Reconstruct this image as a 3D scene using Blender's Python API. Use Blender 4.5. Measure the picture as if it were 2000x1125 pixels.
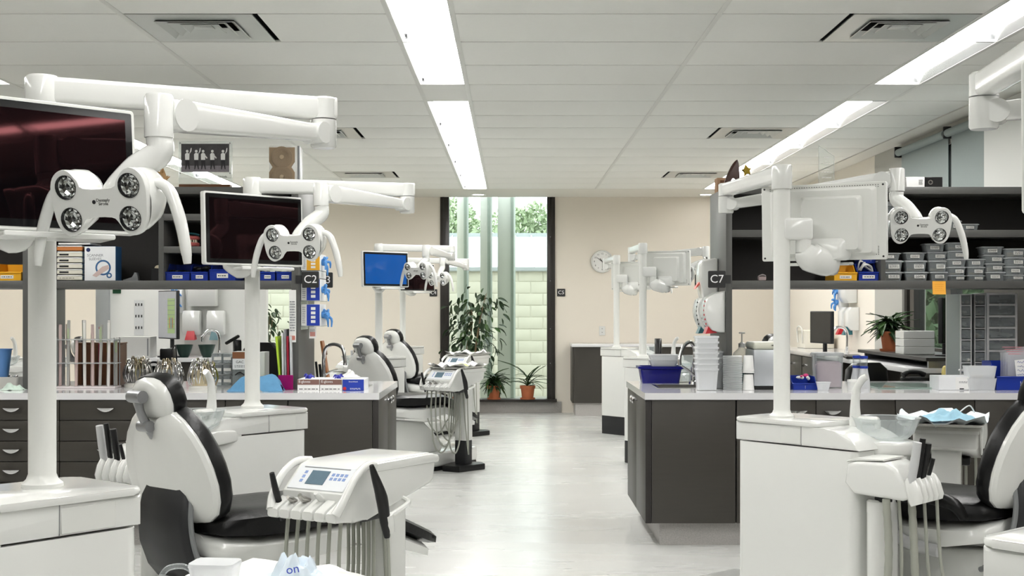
import bpy, bmesh, math, random
from mathutils import Vector, Matrix
R = math.radians
random.seed(7)
scene = bpy.context.scene
COL = scene.collection
for _o in list(bpy.data.objects):
    bpy.data.objects.remove(_o)

# ------------------------------------------------------------------ camera, world, exposure
F = 2466.0; HC = 1.321; VX, VY = 1000.0, 600.0      # focal length in pixels, eye height, vanishing point
cam_d = bpy.data.cameras.new('camera'); cam = bpy.data.objects.new('camera', cam_d); COL.objects.link(cam)
cam.location = (0, 0, HC); cam.rotation_euler = (R(90), 0, 0)
cam_d.sensor_width = 36.0; cam_d.lens = 36.0 * F / 2000.0
cam_d.shift_y = (VY - 562.5) / 2000.0
cam_d.clip_start = 0.05; cam_d.clip_end = 300
scene.camera = cam
SKY = 1.8; LAMP = 9.5
scene.view_settings.view_transform = 'Standard'; scene.view_settings.look = 'None'
scene.view_settings.gamma = 1.0; scene.view_settings.use_curve_mapping = False
scene.view_settings.exposure = 1.15
cy = scene.cycles
cy.use_adaptive_sampling = True; cy.adaptive_threshold = 0.05; cy.adaptive_min_samples = 16; cy.max_bounces = 6; cy.diffuse_bounces = 4; cy.glossy_bounces = 3; cy.transmission_bounces = 4; cy.transparent_max_bounces = 16; cy.caustics_reflective = False; cy.caustics_refractive = False
world = bpy.data.worlds.new('overcast_sky'); scene.world = world
world.use_nodes = True
_bg = world.node_tree.nodes['Background']
_bg.inputs[0].default_value = (0.93, 0.97, 1.0, 1); _bg.inputs[1].default_value = SKY

def at(x, y, Y):
    """photo pixel + real distance down the room -> point in the room"""
    return Vector(((x - VX) * Y / F, Y, HC - (y - VY) * Y / F))

# ------------------------------------------------------------------ materials
def lin(c):
    c = c / 255.0
    return c / 12.92 if c <= 0.04045 else ((c + 0.055) / 1.055) ** 2.4
def rgb(r, g, b):
    return (lin(r), lin(g), lin(b), 1.0)
MATS = {}
def mat(name, col, rough=0.5, metal=0.0, coat=0.0, var=0.04, scale=14.0, bump=0.0, trans=0.0, emit=None, estr=0.0, alpha=1.0, ior=1.45, stretch=None, spec=None, tint=None):
    if name in MATS: return MATS[name]
    m = bpy.data.materials.new(name); m.use_nodes = True
    nt = m.node_tree; p = nt.nodes['Principled BSDF']
    c = rgb(*col)
    tc = nt.nodes.new('ShaderNodeTexCoord'); mp = nt.nodes.new('ShaderNodeMapping')
    if stretch: mp.inputs['Scale'].default_value = stretch
    nt.links.new(tc.outputs['Object'], mp.inputs['Vector'])
    nz = nt.nodes.new('ShaderNodeTexNoise'); nz.inputs['Scale'].default_value = scale; nz.inputs['Detail'].default_value = 3
    nt.links.new(mp.outputs['Vector'], nz.inputs['Vector'])
    mx = nt.nodes.new('ShaderNodeMix'); mx.data_type = 'RGBA'
    k = 1 - var; k2 = 1 + var
    mx.inputs[6].default_value = (c[0]*k, c[1]*k, c[2]*k, 1); mx.inputs[7].default_value = (min(1, c[0]*k2), min(1, c[1]*k2), min(1, c[2]*k2), 1)
    nt.links.new(nz.outputs['Fac'], mx.inputs[0]); nt.links.new(mx.outputs[2], p.inputs['Base Color'])
    p.inputs['Roughness'].default_value = rough; p.inputs['Metallic'].default_value = metal
    p.inputs['Coat Weight'].default_value = coat; p.inputs['Coat Roughness'].default_value = 0.08
    p.inputs['Transmission Weight'].default_value = trans; p.inputs['IOR'].default_value = ior
    p.inputs['Alpha'].default_value = alpha
    if spec is not None: p.inputs['Specular IOR Level'].default_value = spec
    if tint is not None: p.inputs['Specular Tint'].default_value = tint
    if bump:
        b = nt.nodes.new('ShaderNodeBump'); b.inputs['Strength'].default_value = bump; b.inputs['Distance'].default_value = 0.01
        nt.links.new(nz.outputs['Fac'], b.inputs['Height']); nt.links.new(b.outputs['Normal'], p.inputs['Normal'])
    if emit:
        p.inputs['Emission Color'].default_value = rgb(*emit); p.inputs['Emission Strength'].default_value = estr
    MATS[name] = m
    return m
WHITE = mat('glossy_white_plastic', (226, 227, 224), 0.16, coat=0.35, var=0.01)
PANELW = mat('satin_white_plastic', (222, 223, 219), 0.32, var=0.01)
OFFW = mat('off_white_plastic', (214, 213, 206), 0.35, var=0.02)
BLACKLEATHER = mat('black_upholstery', (12, 12, 13), 0.36, bump=0.1, scale=60, var=0.1, spec=0.35)
BLACKPL = mat('black_plastic', (20, 20, 21), 0.35, var=0.05)
CHAR = mat('charcoal_plastic', (36, 37, 39), 0.45, var=0.05)
GREYPL = mat('grey_plastic', (128, 130, 132), 0.35, var=0.04)
GREYMET = mat('brushed_grey_metal', (150, 151, 153), 0.35, metal=0.7, var=0.05)
CHROME = mat('chrome', (215, 215, 216), 0.09, metal=1.0, var=0.02)
STEEL = mat('steel', (178, 176, 172), 0.22, metal=1.0, var=0.08)
HOSE = mat('grey_green_hose_rubber', (158, 160, 150), 0.45, var=0.04)
LAM = mat('dark_grey_laminate', (62, 59, 54), 0.42, var=0.10, scale=5, stretch=(1, 1, 14))
LAMD = mat('shelf_laminate', (86, 86, 84), 0.4, var=0.06, scale=6, stretch=(14, 1, 1))
SHELFBACK = mat('shelf_back_dark', (42, 39, 37), 0.5, var=0.08, scale=6, stretch=(1, 1, 10))
WORKTOP = mat('white_worktop', (226, 226, 228), 0.12, coat=0.3, var=0.01)
LENS = mat('lamp_lens_glass', (236, 240, 240), 0.02, trans=0.92, var=0.0, ior=1.45)
MIRRORD = mat('faceted_reflector', (238, 240, 240), 0.10, metal=1.0, var=0.04, scale=70)
def thin(name, col, body=0.12, rough=0.08, tint=(250, 252, 252), edge=0.55):
    """thin clear plastic or glass: see-through, with a pale skin that thickens at grazing angles"""
    if name in MATS: return MATS[name]
    m = mat(name, col, rough, var=0.0, spec=0.6)
    nt = m.node_tree; p = nt.nodes['Principled BSDF']; out = nt.nodes['Material Output']
    tr = nt.nodes.new('ShaderNodeBsdfTransparent'); tr.inputs[0].default_value = rgb(*tint)
    lw = nt.nodes.new('ShaderNodeLayerWeight'); lw.inputs[0].default_value = 0.35
    mr = nt.nodes.new('ShaderNodeMapRange'); mr.inputs[3].default_value = body; mr.inputs[4].default_value = min(1, body + edge)
    mix = nt.nodes.new('ShaderNodeMixShader')
    nt.links.new(lw.outputs['Facing'], mr.inputs[0]); nt.links.new(mr.outputs[0], mix.inputs[0])
    nt.links.new(tr.outputs[0], mix.inputs[1]); nt.links.new(p.outputs[0], mix.inputs[2]); nt.links.new(mix.outputs[0], out.inputs[0])
    return m
CLEAR = thin('clear_plastic', (216, 221, 222), 0.10, edge=0.6)
CLEARW = thin('translucent_white_plastic', (236, 238, 240), 0.55, 0.25, edge=0.35)
SMOKE = thin('smoky_clear_plastic', (186, 192, 194), 0.30, 0.15, tint=(225, 228, 228))
TUBEW = thin('white_translucent_tub', (238, 240, 242), 0.66, 0.2, edge=0.3)
PAPER = mat('white_paper', (238, 238, 236), 0.7, var=0.02)
LABELM = mat('label_paper', (230, 229, 224), 0.6, var=0.02)
INK = mat('black_ink', (28, 28, 30), 0.6, var=0.0)
GREYINK = mat('grey_ink', (120, 124, 130), 0.6, var=0.0)
WHITEINK = mat('white_ink', (240, 240, 240), 0.5, var=0.0)
BLUEBIN = mat('blue_bin_plastic', (24, 52, 150), 0.3, var=0.05)
NAVYTUB = mat('navy_tub_plastic', (16, 18, 120), 0.25, var=0.05)
YELLOWBIN = mat('yellow_bin_plastic', (236, 176, 40), 0.35, var=0.04)
SIGN = mat('sign_charcoal', (46, 46, 47), 0.35, var=0.03)
WOODM = mat('brown_wood', (104, 66, 38), 0.45, var=0.25, scale=5, stretch=(1, 1, 9))
WOODL = mat('amber_wood', (150, 92, 46), 0.4, var=0.2, scale=5, stretch=(1, 1, 9))
DARKWOOD = mat('dark_mahogany', (70, 44, 36), 0.35, var=0.2, scale=6)
TERRA = mat('terracotta', (170, 98, 62), 0.75, var=0.12, scale=9)
SOIL = mat('potting_soil', (50, 38, 28), 0.95, var=0.4, scale=60, bump=0.6)
LEAF = mat('dark_green_leaf', (44, 66, 38), 0.4, var=0.3, scale=9)
LEAF2 = mat('mid_green_leaf', (62, 92, 48), 0.42, var=0.3, scale=9)
STEM = mat('plant_stem', (122, 104, 78), 0.7, var=0.15)
GLOVE = mat('blue_nitrile', (78, 142, 208), 0.5, var=0.12, scale=30)
GLOVED = mat('indigo_nitrile', (58, 62, 172), 0.45, var=0.12, scale=30)
CLOTHB = mat('blue_cloth', (96, 150, 190), 0.85, var=0.1, scale=40, bump=0.2)
REDP = mat('red_plastic', (190, 34, 44), 0.35, var=0.04)
CORAL = mat('coral_plastic', (226, 96, 78), 0.4, var=0.04)
TEAL = mat('teal_plastic', (44, 100, 108), 0.35, var=0.05)
GOLD = mat('gold_metal', (196, 168, 70), 0.25, metal=1.0, var=0.06)
CARD = mat('brown_cardboard', (178, 142, 112), 0.8, var=0.06)

# ------------------------------------------------------------------ mesh builder
def catmull(pts, per=5):
    pts = [Vector(p) for p in pts]
    if len(pts) < 3: return pts
    out = []
    for i in range(len(pts) - 1):
        p0 = pts[max(i-1, 0)]; p1 = pts[i]; p2 = pts[i+1]; p3 = pts[min(i+2, len(pts)-1)]
        for k in range(per):
            t = k / per
            out.append(0.5 * ((2*p1) + (p2-p0)*t + (2*p0-5*p1+4*p2-p3)*t*t + (3*p1-p0-3*p2+p3)*t*t*t))
    out.append(pts[-1])
    return out
def rrect(w, h, r, n=4, cx=0, cy=0):
    pts = []
    for (sx, sy, a0) in ((1, 1, 0), (-1, 1, 90), (-1, -1, 180), (1, -1, 270)):
        for k in range(n + 1):
            a = R(a0 + 90 * k / n)
            pts.append((cx + sx*(w/2 - r) + r*math.cos(a), cy + sy*(h/2 - r) + r*math.sin(a)))
    return pts
class MB:
    def __init__(s): s.bm = bmesh.new()
    def _add(s, b, M=None):
        if M is not None: b.transform(M)
        bmesh.ops.recalc_face_normals(b, faces=b.faces)
        me = bpy.data.meshes.new('tmp'); b.to_mesh(me); b.free(); s.bm.from_mesh(me); bpy.data.meshes.remove(me)
        return s
    def box(s, c, d, bev=0.0, seg=2, M=None, rz=0.0, ry=0.0, rx=0.0):
        b = bmesh.new(); bmesh.ops.create_cube(b, size=1.0)
        bmesh.ops.scale(b, vec=Vector(d), verts=b.verts)
        if bev > 0: bmesh.ops.bevel(b, geom=b.edges[:], offset=min(bev, min(d)*0.49), segments=seg, profile=0.5, affect='EDGES')
        T = Matrix.Translation(Vector(c)) @ Matrix.Rotation(rz, 4, 'Z') @ Matrix.Rotation(ry, 4, 'Y') @ Matrix.Rotation(rx, 4, 'X')
        return s._add(b, (M @ T) if M is not None else T)
    def cyl(s, p0, p1, r0, r1=None, n=16, M=None):
        r1 = r0 if r1 is None else r1
        p0 = Vector(p0); p1 = Vector(p1); d = p1 - p0
        b = bmesh.new(); bmesh.ops.create_cone(b, cap_ends=True, cap_tris=False, segments=n, radius1=r0, radius2=r1, depth=d.length)
        T = Matrix.Translation((p0 + p1) / 2) @ d.to_track_quat('Z', 'Y').to_matrix().to_4x4()
        return s._add(b, (M @ T) if M is not None else T)
    def tube(s, pts, r, n=8, per=5, M=None, flat=1.0):
        P = catmull(pts, per); m = len(P)
        rs = r if isinstance(r, (list, tuple)) else [r, r]
        b = bmesh.new(); rings = []; up = None
        for i, p in enumerate(P):
            t = (P[min(i+1, m-1)] - P[max(i-1, 0)])
            if t.length < 1e-9: t = Vector((0, 0, 1))
            t.normalize()
            if up is None:
                up = Vector((0, 0, 1)) if abs(t.z) < 0.9 else Vector((1, 0, 0))
            a = t.cross(up)
            if a.length < 1e-6: a = t.orthogonal()
            a.normalize(); c = a.cross(t).normalized(); up = c
            f = i / (m - 1) * (len(rs) - 1); k = min(int(f), len(rs) - 2); q = rs[k] + (rs[k+1] - rs[k]) * (f - k)
            rings.append([b.verts.new(p + (a*math.cos(2*math.pi*j/n) + c*math.sin(2*math.pi*j/n)*flat) * q) for j in range(n)])
        for i in range(m - 1):
            for j in range(n):
                b.faces.new((rings[i][j], rings[i][(j+1) % n], rings[i+1][(j+1) % n], rings[i+1][j]))
        b.faces.new(rings[0][::-1]); b.faces.new(rings[-1])
        return s._add(b, M)
    def loft(s, loops, M=None, cap=True, closed=True):
        b = bmesh.new(); rings = [[b.verts.new(Vector(p)) for p in L] for L in loops]; n = len(rings[0])
        for i in range(len(rings) - 1):
            for j in range(n if closed else n - 1):
                try: b.faces.new((rings[i][j], rings[i][(j+1) % n], rings[i+1][(j+1) % n], rings[i+1][j]))
                except ValueError: pass
        if cap and closed:
            for L in (rings[0][::-1], rings[-1]):
                try: b.faces.new(L)
                except ValueError: pass
        bmesh.ops.remove_doubles(b, verts=b.verts, dist=1e-6)
        return s._add(b, M)
    def lathe(s, prof, n=24, M=None, o=(0, 0, 0), cap=True):
        """prof: (radius, z) list; open at the ends unless the radius is 0"""
        L = [[Vector(o) + Vector((max(r, 1e-5)*math.cos(2*math.pi*j/n), max(r, 1e-5)*math.sin(2*math.pi*j/n), z)) for j in range(n)] for r, z in prof]
        return s.loft(L, M=M, cap=cap)
    def prism(s, poly, t0, t1, bev=0.0, seg=2, M=None):
        """poly in local xy, extruded along local z"""
        b = bmesh.new(); lo = [b.verts.new((x, y, t0)) for x, y in poly]; hi = [b.verts.new((x, y, t1)) for x, y in poly]; n = len(poly)
        f0 = b.faces.new(lo[::-1]); f1 = b.faces.new(hi)
        for j in range(n): b.faces.new((lo[j], lo[(j+1) % n], hi[(j+1) % n], hi[j]))
        if bev > 0:
            es = list(f0.edges) + list(f1.edges)
            bmesh.ops.bevel(b, geom=es, offset=bev, segments=seg, profile=0.5, affect='EDGES')
        return s._add(b, M)
    def ell(s, c, r, M=None, u=16, v=10):
        b = bmesh.new(); bmesh.ops.create_uvsphere(b, u_segments=u, v_segments=v, radius=1.0)
        T = Matrix.Translation(Vector(c)) @ Matrix.Diagonal((r[0], r[1], r[2], 1))
        return s._add(b, (M @ T) if M is not None else T)
    def poly(s, pts, M=None):
        b = bmesh.new(); b.faces.new([b.verts.new(Vector(p)) for p in pts])
        if M is not None: b.transform(M)
        me = bpy.data.meshes.new('tmp'); b.to_mesh(me); b.free(); s.bm.from_mesh(me); bpy.data.meshes.remove(me)
        return s
    def mesh(s, name, m, angle=38):
        me = bpy.data.meshes.new(name); s.bm.to_mesh(me); s.bm.free()
        me.materials.append(m)
        for p in me.polygons: p.use_smooth = True
        me.set_sharp_from_angle(angle=R(angle))
        return me
    def obj(s, name, m, parent=None, angle=38, loc=None, rz=0.0):
        return link(name, s.mesh(name, m, angle), parent, loc, rz)
def link(name, me, parent=None, loc=None, rz=0.0):
    o = bpy.data.objects.new(name, me); COL.objects.link(o)
    if parent is not None: o.parent = parent
    if loc is not None: o.location = loc
    if rz: o.rotation_euler = (0, 0, rz)
    return o
def tag(o, label=None, cat=None, group=None, kind=None):
    if label: o['label'] = label
    if cat: o['category'] = cat
    if group: o['group'] = group
    if kind: o['kind'] = kind
    return o
def thing(name, loc, rz, label, cat, group=None):
    o = bpy.data.objects.new(name, None); COL.objects.link(o); o.empty_display_size = 0.1
    o.location = loc; o.rotation_euler = (0, 0, rz)
    return tag(o, label, cat, group)
def copy_tree(o, parent=None):
    c = o.copy(); COL.objects.link(c); c.parent = parent
    for ch in list(o.children): copy_tree(ch, c)
    return c
_fonts = {}
def text(name, body, size, m, parent, M, align='CENTER', ext=0.0004, space=1.0):
    """flat lettering; M places local xy (reading plane) in the parent's frame"""
    cu = bpy.data.curves.new('lettering', 'FONT'); cu.body = body; cu.size = size; cu.align_x = align; cu.align_y = 'CENTER'; cu.extrude = ext
    cu.resolution_u = 3; cu.space_line = space
    t = bpy.data.objects.new('lettering', cu); COL.objects.link(t)
    bpy.context.view_layer.update()
    dg = bpy.context.evaluated_depsgraph_get()
    me = bpy.data.meshes.new_from_object(t.evaluated_get(dg)); bpy.data.objects.remove(t)
    me.transform(M); me.materials.clear(); me.materials.append(m)
    return link(name, me, parent)
def frame(o, x, y):
    """matrix from origin, local x axis and local y axis"""
    x = Vector(x).normalized(); y = Vector(y); z = x.cross(y).normalized(); y = z.cross(x)
    M = Matrix.Identity(4)
    for i, a in enumerate((x, y, z)):
        M[0][i], M[1][i], M[2][i] = a
    M[0][3], M[1][3], M[2][3] = o
    return M
FRONT = ((1, 0, 0), (0, 0, 1))      # a plane read from -y
# ------------------------------------------------------------------ the room
CEIL = 2.70; YW = 15.82; XR = 3.29; XL = -6.8; YB = -4.0
BEIGE = mat('beige_wall_paint', (234, 227, 215), 0.75, var=0.012, scale=3)
WALLW = mat('white_wall_paint', (222, 223, 219), 0.7, var=0.012, scale=3)
WALLG = mat('grey_wall_paint', (176, 175, 168), 0.7, var=0.012, scale=3)
TILE = mat('ceiling_tile', (240, 241, 236), 0.7, var=0.015, scale=30, bump=0.04)
PLASTER = mat('ceiling_plaster', (228, 226, 218), 0.7, var=0.01)
TEE = mat('ceiling_tee_paint', (222, 223, 218), 0.5, var=0.01)
PLENUM = mat('dark_plenum', (40, 41, 40), 0.9, var=0.05)
TERRAZZO = mat('grey_speckled_vinyl', (176, 173, 170), 0.55, var=0.35, scale=160)
FRAMEB = mat('dark_bronze_frame', (44, 40, 37), 0.35, var=0.05)
DIFF = mat('lamp_diffuser', (255, 255, 255), 0.5, var=0.0, emit=(255, 253, 250), estr=LAMP)
REFL = mat('lamp_reflector', (205, 207, 208), 0.22, metal=0.85, var=0.1, scale=4)
VENTM = mat('vent_metal', (196, 199, 195), 0.3, metal=0.35, var=0.06, scale=3)
BLIND = mat('roller_blind_fabric', (150, 160, 158), 0.8, var=0.03, scale=60)
def floor_mat():
    m = mat('pale_grey_vinyl', (208, 209, 206), 0.2, var=0.015, scale=2.2)
    nt = m.node_tree; p = nt.nodes['Principled BSDF']
    tc = nt.nodes.new('ShaderNodeTexCoord'); mp = nt.nodes.new('ShaderNodeMapping'); mp.inputs['Scale'].default_value = (0.35, 2.2, 1)
    n = nt.nodes.new('ShaderNodeTexNoise'); n.inputs['Scale'].default_value = 1.6; n.inputs['Detail'].default_value = 3
    r = nt.nodes.new('ShaderNodeMapRange'); r.inputs[3].default_value = 0.20; r.inputs[4].default_value = 0.34
    nt.links.new(tc.outputs['Object'], mp.inputs['Vector']); nt.links.new(mp.outputs['Vector'], n.inputs['Vector'])
    nt.links.new(n.outputs['Fac'], r.inputs[0]); nt.links.new(r.outputs[0], p.inputs['Roughness'])
    return m
def struct(name, mb, m, parent=None):
    o = mb.obj(name, m, parent)
    if parent is None: o['kind'] = 'structure'
    return o
def span(mb, x0, x1, y0, y1, z0, z1, bev=0.0):
    return mb.box(((x0+x1)/2, (y0+y1)/2, (z0+z1)/2), (abs(x1-x0), abs(y1-y0), abs(z1-z0)), bev)
struct('floor', span(MB(), XL, XR, YB, YW + 0.2, -0.1, 0.0), floor_mat())

# ceiling: dark plenum slab, tiles, tees, plaster margins
ceil = struct('ceiling', span(MB(), XL, XR, YB, YW + 0.2, CEIL + 0.09, CEIL + 0.2), PLENUM)
def row(n): return 5.94 + 0.628 * n
COLS = [(-0.28, 0.976), (0.976, 2.227), (2.53, 3.11), (-1.842, -0.58), (-3.09, -1.842), (-4.65, -3.39), (-5.9, -4.65), (-6.8, -6.2)]
STRIPS = [(-0.58, -0.28), (2.227, 2.53), (-3.39, -3.09), (-6.2, -5.9)]
VENTS = [(3, 0, -1), (1, 0, 1), (1, 6, 1), (1, 11, 1), (3, 6, -1), (3, 11, -1)]      # column, row, which half
N0, N1 = -16, 14
tile_me = {}
def tile(w, x, y):
    k = round(w, 3)
    if k not in tile_me:
        tile_me[k] = span(MB(), -w/2 + 0.011, w/2 - 0.011, -0.3065, 0.3065, 0.0, 0.014, 0.003).mesh('ceiling_tile', TILE)
    link('ceiling_tile', tile_me[k], ceil, (x, y, CEIL))
for ci, (x0, x1) in enumerate(COLS):
    for n in range(N0, N1):
        yc = row(n) + 0.314
        v = [q for q in VENTS if q[0] == ci and q[1] == n]
        if v:
            xm = (x0 + x1) / 2
            if v[0][2] < 0: tile(x1 - xm, (xm + x1)/2, yc)
            else: tile(xm - x0, (x0 + xm)/2, yc)
        else: tile(x1 - x0, (x0 + x1)/2, yc)
for x in (-0.58, -0.28, 0.976, 2.227, 2.53, -1.842, -3.09, -3.39, -4.65, -5.9, -6.2):
    struct('ceiling_tee', span(MB(), x - 0.013, x + 0.013, YB, row(N1), CEIL - 0.002, CEIL + 0.03, 0.001), TEE, ceil)
struct('plaster_margin', span(MB(), XL, XR, row(N1), YW, CEIL, CEIL + 0.09), PLASTER, ceil)
struct('plaster_margin', span(MB(), 3.11, XR, YB, row(N1), CEIL - 0.004, CEIL + 0.09), PLASTER, ceil)
ORD = ['nearest the window wall', 'second from the window wall', 'third from the window wall', 'fourth from the window wall', 'fifth from the window wall', 'sixth from the window wall', 'seventh from the window wall', 'eighth from the window wall']
def light_fixture(sx, n, label):
    x0, x1 = sx; w = x1 - x0; L = 1.256 - 0.02; xc = (x0 + x1)/2
    t = thing('ceiling_light', (xc, row(n) + 0.628, CEIL), 0, label, 'ceiling light', 'recessed ceiling light panels')
    k = w/2 - 0.014; a = w*0.33; h = 0.055
    mb = MB()
    mb.poly([(-k, -L/2, 0), (-a, -L/2, h), (-a, L/2, h), (-k, L/2, 0)]); mb.poly([(k, L/2, 0), (a, L/2, h), (a, -L/2, h), (k, -L/2, 0)])
    mb.poly([(-k, L/2, 0), (-a, L/2, h), (a, L/2, h), (k, L/2, 0)]); mb.poly([(k, -L/2, 0), (a, -L/2, h), (-a, -L/2, h), (-k, -L/2, 0)])
    mb.obj('reflector', REFL, t)
    span(MB(), -a, a, -L/2 + 0.004, L/2 - 0.004, h - 0.02, h, 0.002).obj('diffuser', DIFF, t)
    span(MB(), -k - 0.012, k + 0.012, L/2 - 0.004, L/2 + 0.008, -0.001, 0.012).obj('end_trim', TEE, t)
    span(MB(), -a - 0.03, -a - 0.012, L/2 - 0.05, L/2 - 0.02, 0.02, 0.03).obj('clip', INK, t)
for si, (sx, nm) in enumerate(zip(STRIPS, ('centre row', 'right-hand row', 'left-hand row', 'added unseen left row'))):
    tile(sx[1] - sx[0], (sx[0] + sx[1])/2, row(3) + 0.314)
    lst = [12, 10, 8, 6, 4, 1, -1, -3] + ([-5, -7, -9, -11] if si < 2 else [-5, -7])
    if si == 3: lst = [12, 10, 8, 6]  # unseen extra row, added to brighten the back left of the room
    for i, n in enumerate(lst):
        lab = 'recessed light panel in the %s of ceiling lights, %s' % (nm, ORD[i]) if i < 8 else 'recessed light panel of the %s overhead, behind the picture, %s' % (nm, ['nearest the units', 'second back', 'third back', 'last one back'][i - 8])
        light_fixture(sx, n, lab)
for i, (ci, n, s) in enumerate(VENTS):
    x0, x1 = COLS[ci]; xm = (x0 + x1)/2; xc = (x0 + xm)/2 if s < 0 else (xm + x1)/2
    lab = ['nearest on the left of the centre lights', 'nearest on the right beside the right-hand lights', 'middle one on the right of the ceiling', 'far one on the right above the far wall', 'middle one on the left of the ceiling', 'far one on the left above the far wall'][i]
    t = thing('air_vent', (xc, row(n) + 0.314, CEIL), 0, 'square metal air diffuser in the ceiling, ' + lab, 'vent', 'square ceiling vents')
    mb = MB()
    for (a0, a1, b0, b1) in ((-0.30, 0.30, 0.19, 0.305), (-0.30, 0.30, -0.305, -0.19), (-0.30, -0.19, -0.19, 0.19), (0.19, 0.30, -0.19, 0.19)):
        span(mb, a0, a1, b0, b1, 0.0, 0.006)
    mb.obj('plate', VENTM, t)
    span(MB(), -0.2, 0.2, -0.2, 0.2, 0.06, 0.064).obj('duct_cover', PLENUM, t)
    for k in range(4):
        s0 = 0.195 - k*0.05; s1 = s0 - 0.045; z0 = -0.008 + k*0.004; z1 = z0 + 0.03
        q = lambda s_, z_: [(-s_, -s_, z_), (s_, -s_, z_), (s_, s_, z_), (-s_, s_, z_)]
        if k < 3: MB().loft([q(s0, z0), q(s1, z1), q(s1 - 0.002, z1), q(s0 - 0.006, z0 - 0.002), q(s0, z0)], cap=False).obj('louvre_ring', VENTM, t)
        else: span(MB(), -s0, s0, -s0, s0, z0, z0 + 0.01, 0.003).obj('centre_plate', VENTM, t)
for i, (x, lab) in enumerate(((-0.41, 'in front of the tall window'), (2.37, 'at the right of the far wall'))):
    t = thing('downlight', (x, 15.45, CEIL), 0, 'small round downlight in the plaster margin ' + lab, 'downlight', 'round downlights')
    MB().lathe([(0.09, 0.0), (0.085, -0.006), (0.07, -0.004), (0.066, 0.004)], 24).obj('ring', WHITE, t)
    MB().lathe([(0.0, -0.0005), (0.066, -0.0005), (0.066, -0.002), (0.0, -0.002)], 24).obj('lamp', DIFF, t)

# walls
WIN = [(-0.898, 0.539), (-3.3, -2.5)]
mb = MB()
for (x0, x1) in ((XL, WIN[1][0]), (WIN[1][1], WIN[0][0]), (WIN[0][1], XR)): span(mb, x0, x1, YW, YW + 0.2, 0, CEIL + 0.1)
for w in WIN: span(mb, w[0], w[1], YW, YW + 0.2, 0, 0.16)
struct('wall_back', mb, BEIGE)
mb = MB()
for (x0, x1) in ((XL, 0.62), (1.2, XR)): span(mb, x0, x1, YW - 0.016, YW, 0, 0.14, 0.003)
struct('baseboard_back', mb, TERRAZZO)
struct('wall_left', span(MB(), XL - 0.2, XL, YB, YW, 0, CEIL + 0.1), BEIGE)
struct('wall_behind', span(MB(), XL, XR, YB - 0.2, YB, 0, CEIL + 0.1), mat('reflection_dimming_wall', (120, 116, 110), 0.7, var=0.02, scale=3))  # unseen wall, coloured dark so the monitor screens reflect less
mb = MB(); WY0, WY1 = 7.4, 10.65
span(mb, XR, XR + 0.2, 11.45, YW, 0, CEIL + 0.1)
struct('wall_right', mb, BEIGE)
mb = MB()
span(mb, XR, XR + 0.2, WY1, 11.45, 0, CEIL + 0.1)
span(mb, XR, XR + 0.2, WY0, WY1, 0, 0.95); span(mb, XR, XR + 0.2, WY0, WY1, 2.55, CEIL + 0.1)
struct('trim_1', mb, WALLG)
struct('trim_2', span(MB(), XR, XR + 0.2, YB, WY0, 0, CEIL + 0.1), mat('reflection_dimming_wall', (120, 116, 110), 0.7, var=0.02, scale=3))  # out-of-view stretch, also darkened to keep screen reflections dim
struct('trim_3', span(MB(), XR - 0.03, XR, 8.0, 8.72, 1.55, CEIL - 0.004), WALLW)
struct('trim_4', span(MB(), XR - 0.03, XR, 7.9, 8.72, 0.99, 1.55), FRAMEB)

# tall window in the far wall
GLASS = thin('window_glass', (30, 36, 34), 0.03, 0.01, tint=(246, 250, 247), edge=0.25)
def tall_window(name, x0, x1):
    w = MB(); span(w, x0, x0 + 0.11, YW - 0.03, YW + 0.1, 0.16, CEIL, 0.004); span(w, x1 - 0.10, x1, YW - 0.03, YW + 0.1, 0.16, CEIL, 0.004)
    o = struct(name, w, FRAMEB)
    for xx in (x0 + 0.03, x1 - 0.045): struct('frame_bead', span(MB(), xx, xx + 0.015, YW - 0.04, YW - 0.03, 0.17, CEIL), FRAMEB, o)
    struct('sill', span(MB(), x0 - 0.02, x1 + 0.02, YW - 0.10, YW + 0.12, 0.14, 0.175, 0.004), FRAMEB, o)
    struct('pane', span(MB(), x0 + 0.11, x1 - 0.10, YW + 0.05, YW + 0.06, 0.175, CEIL), GLASS, o)
    for z in (0.62, 1.05, 1.65, 2.2):
        struct('screw', MB().cyl((x1 - 0.06, YW - 0.034, z), (x1 - 0.06, YW - 0.030, z), 0.006, n=8), GREYMET, o)
    return o
tall_window('window_1', *WIN[0]); tall_window('window_2', *WIN[1])
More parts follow.
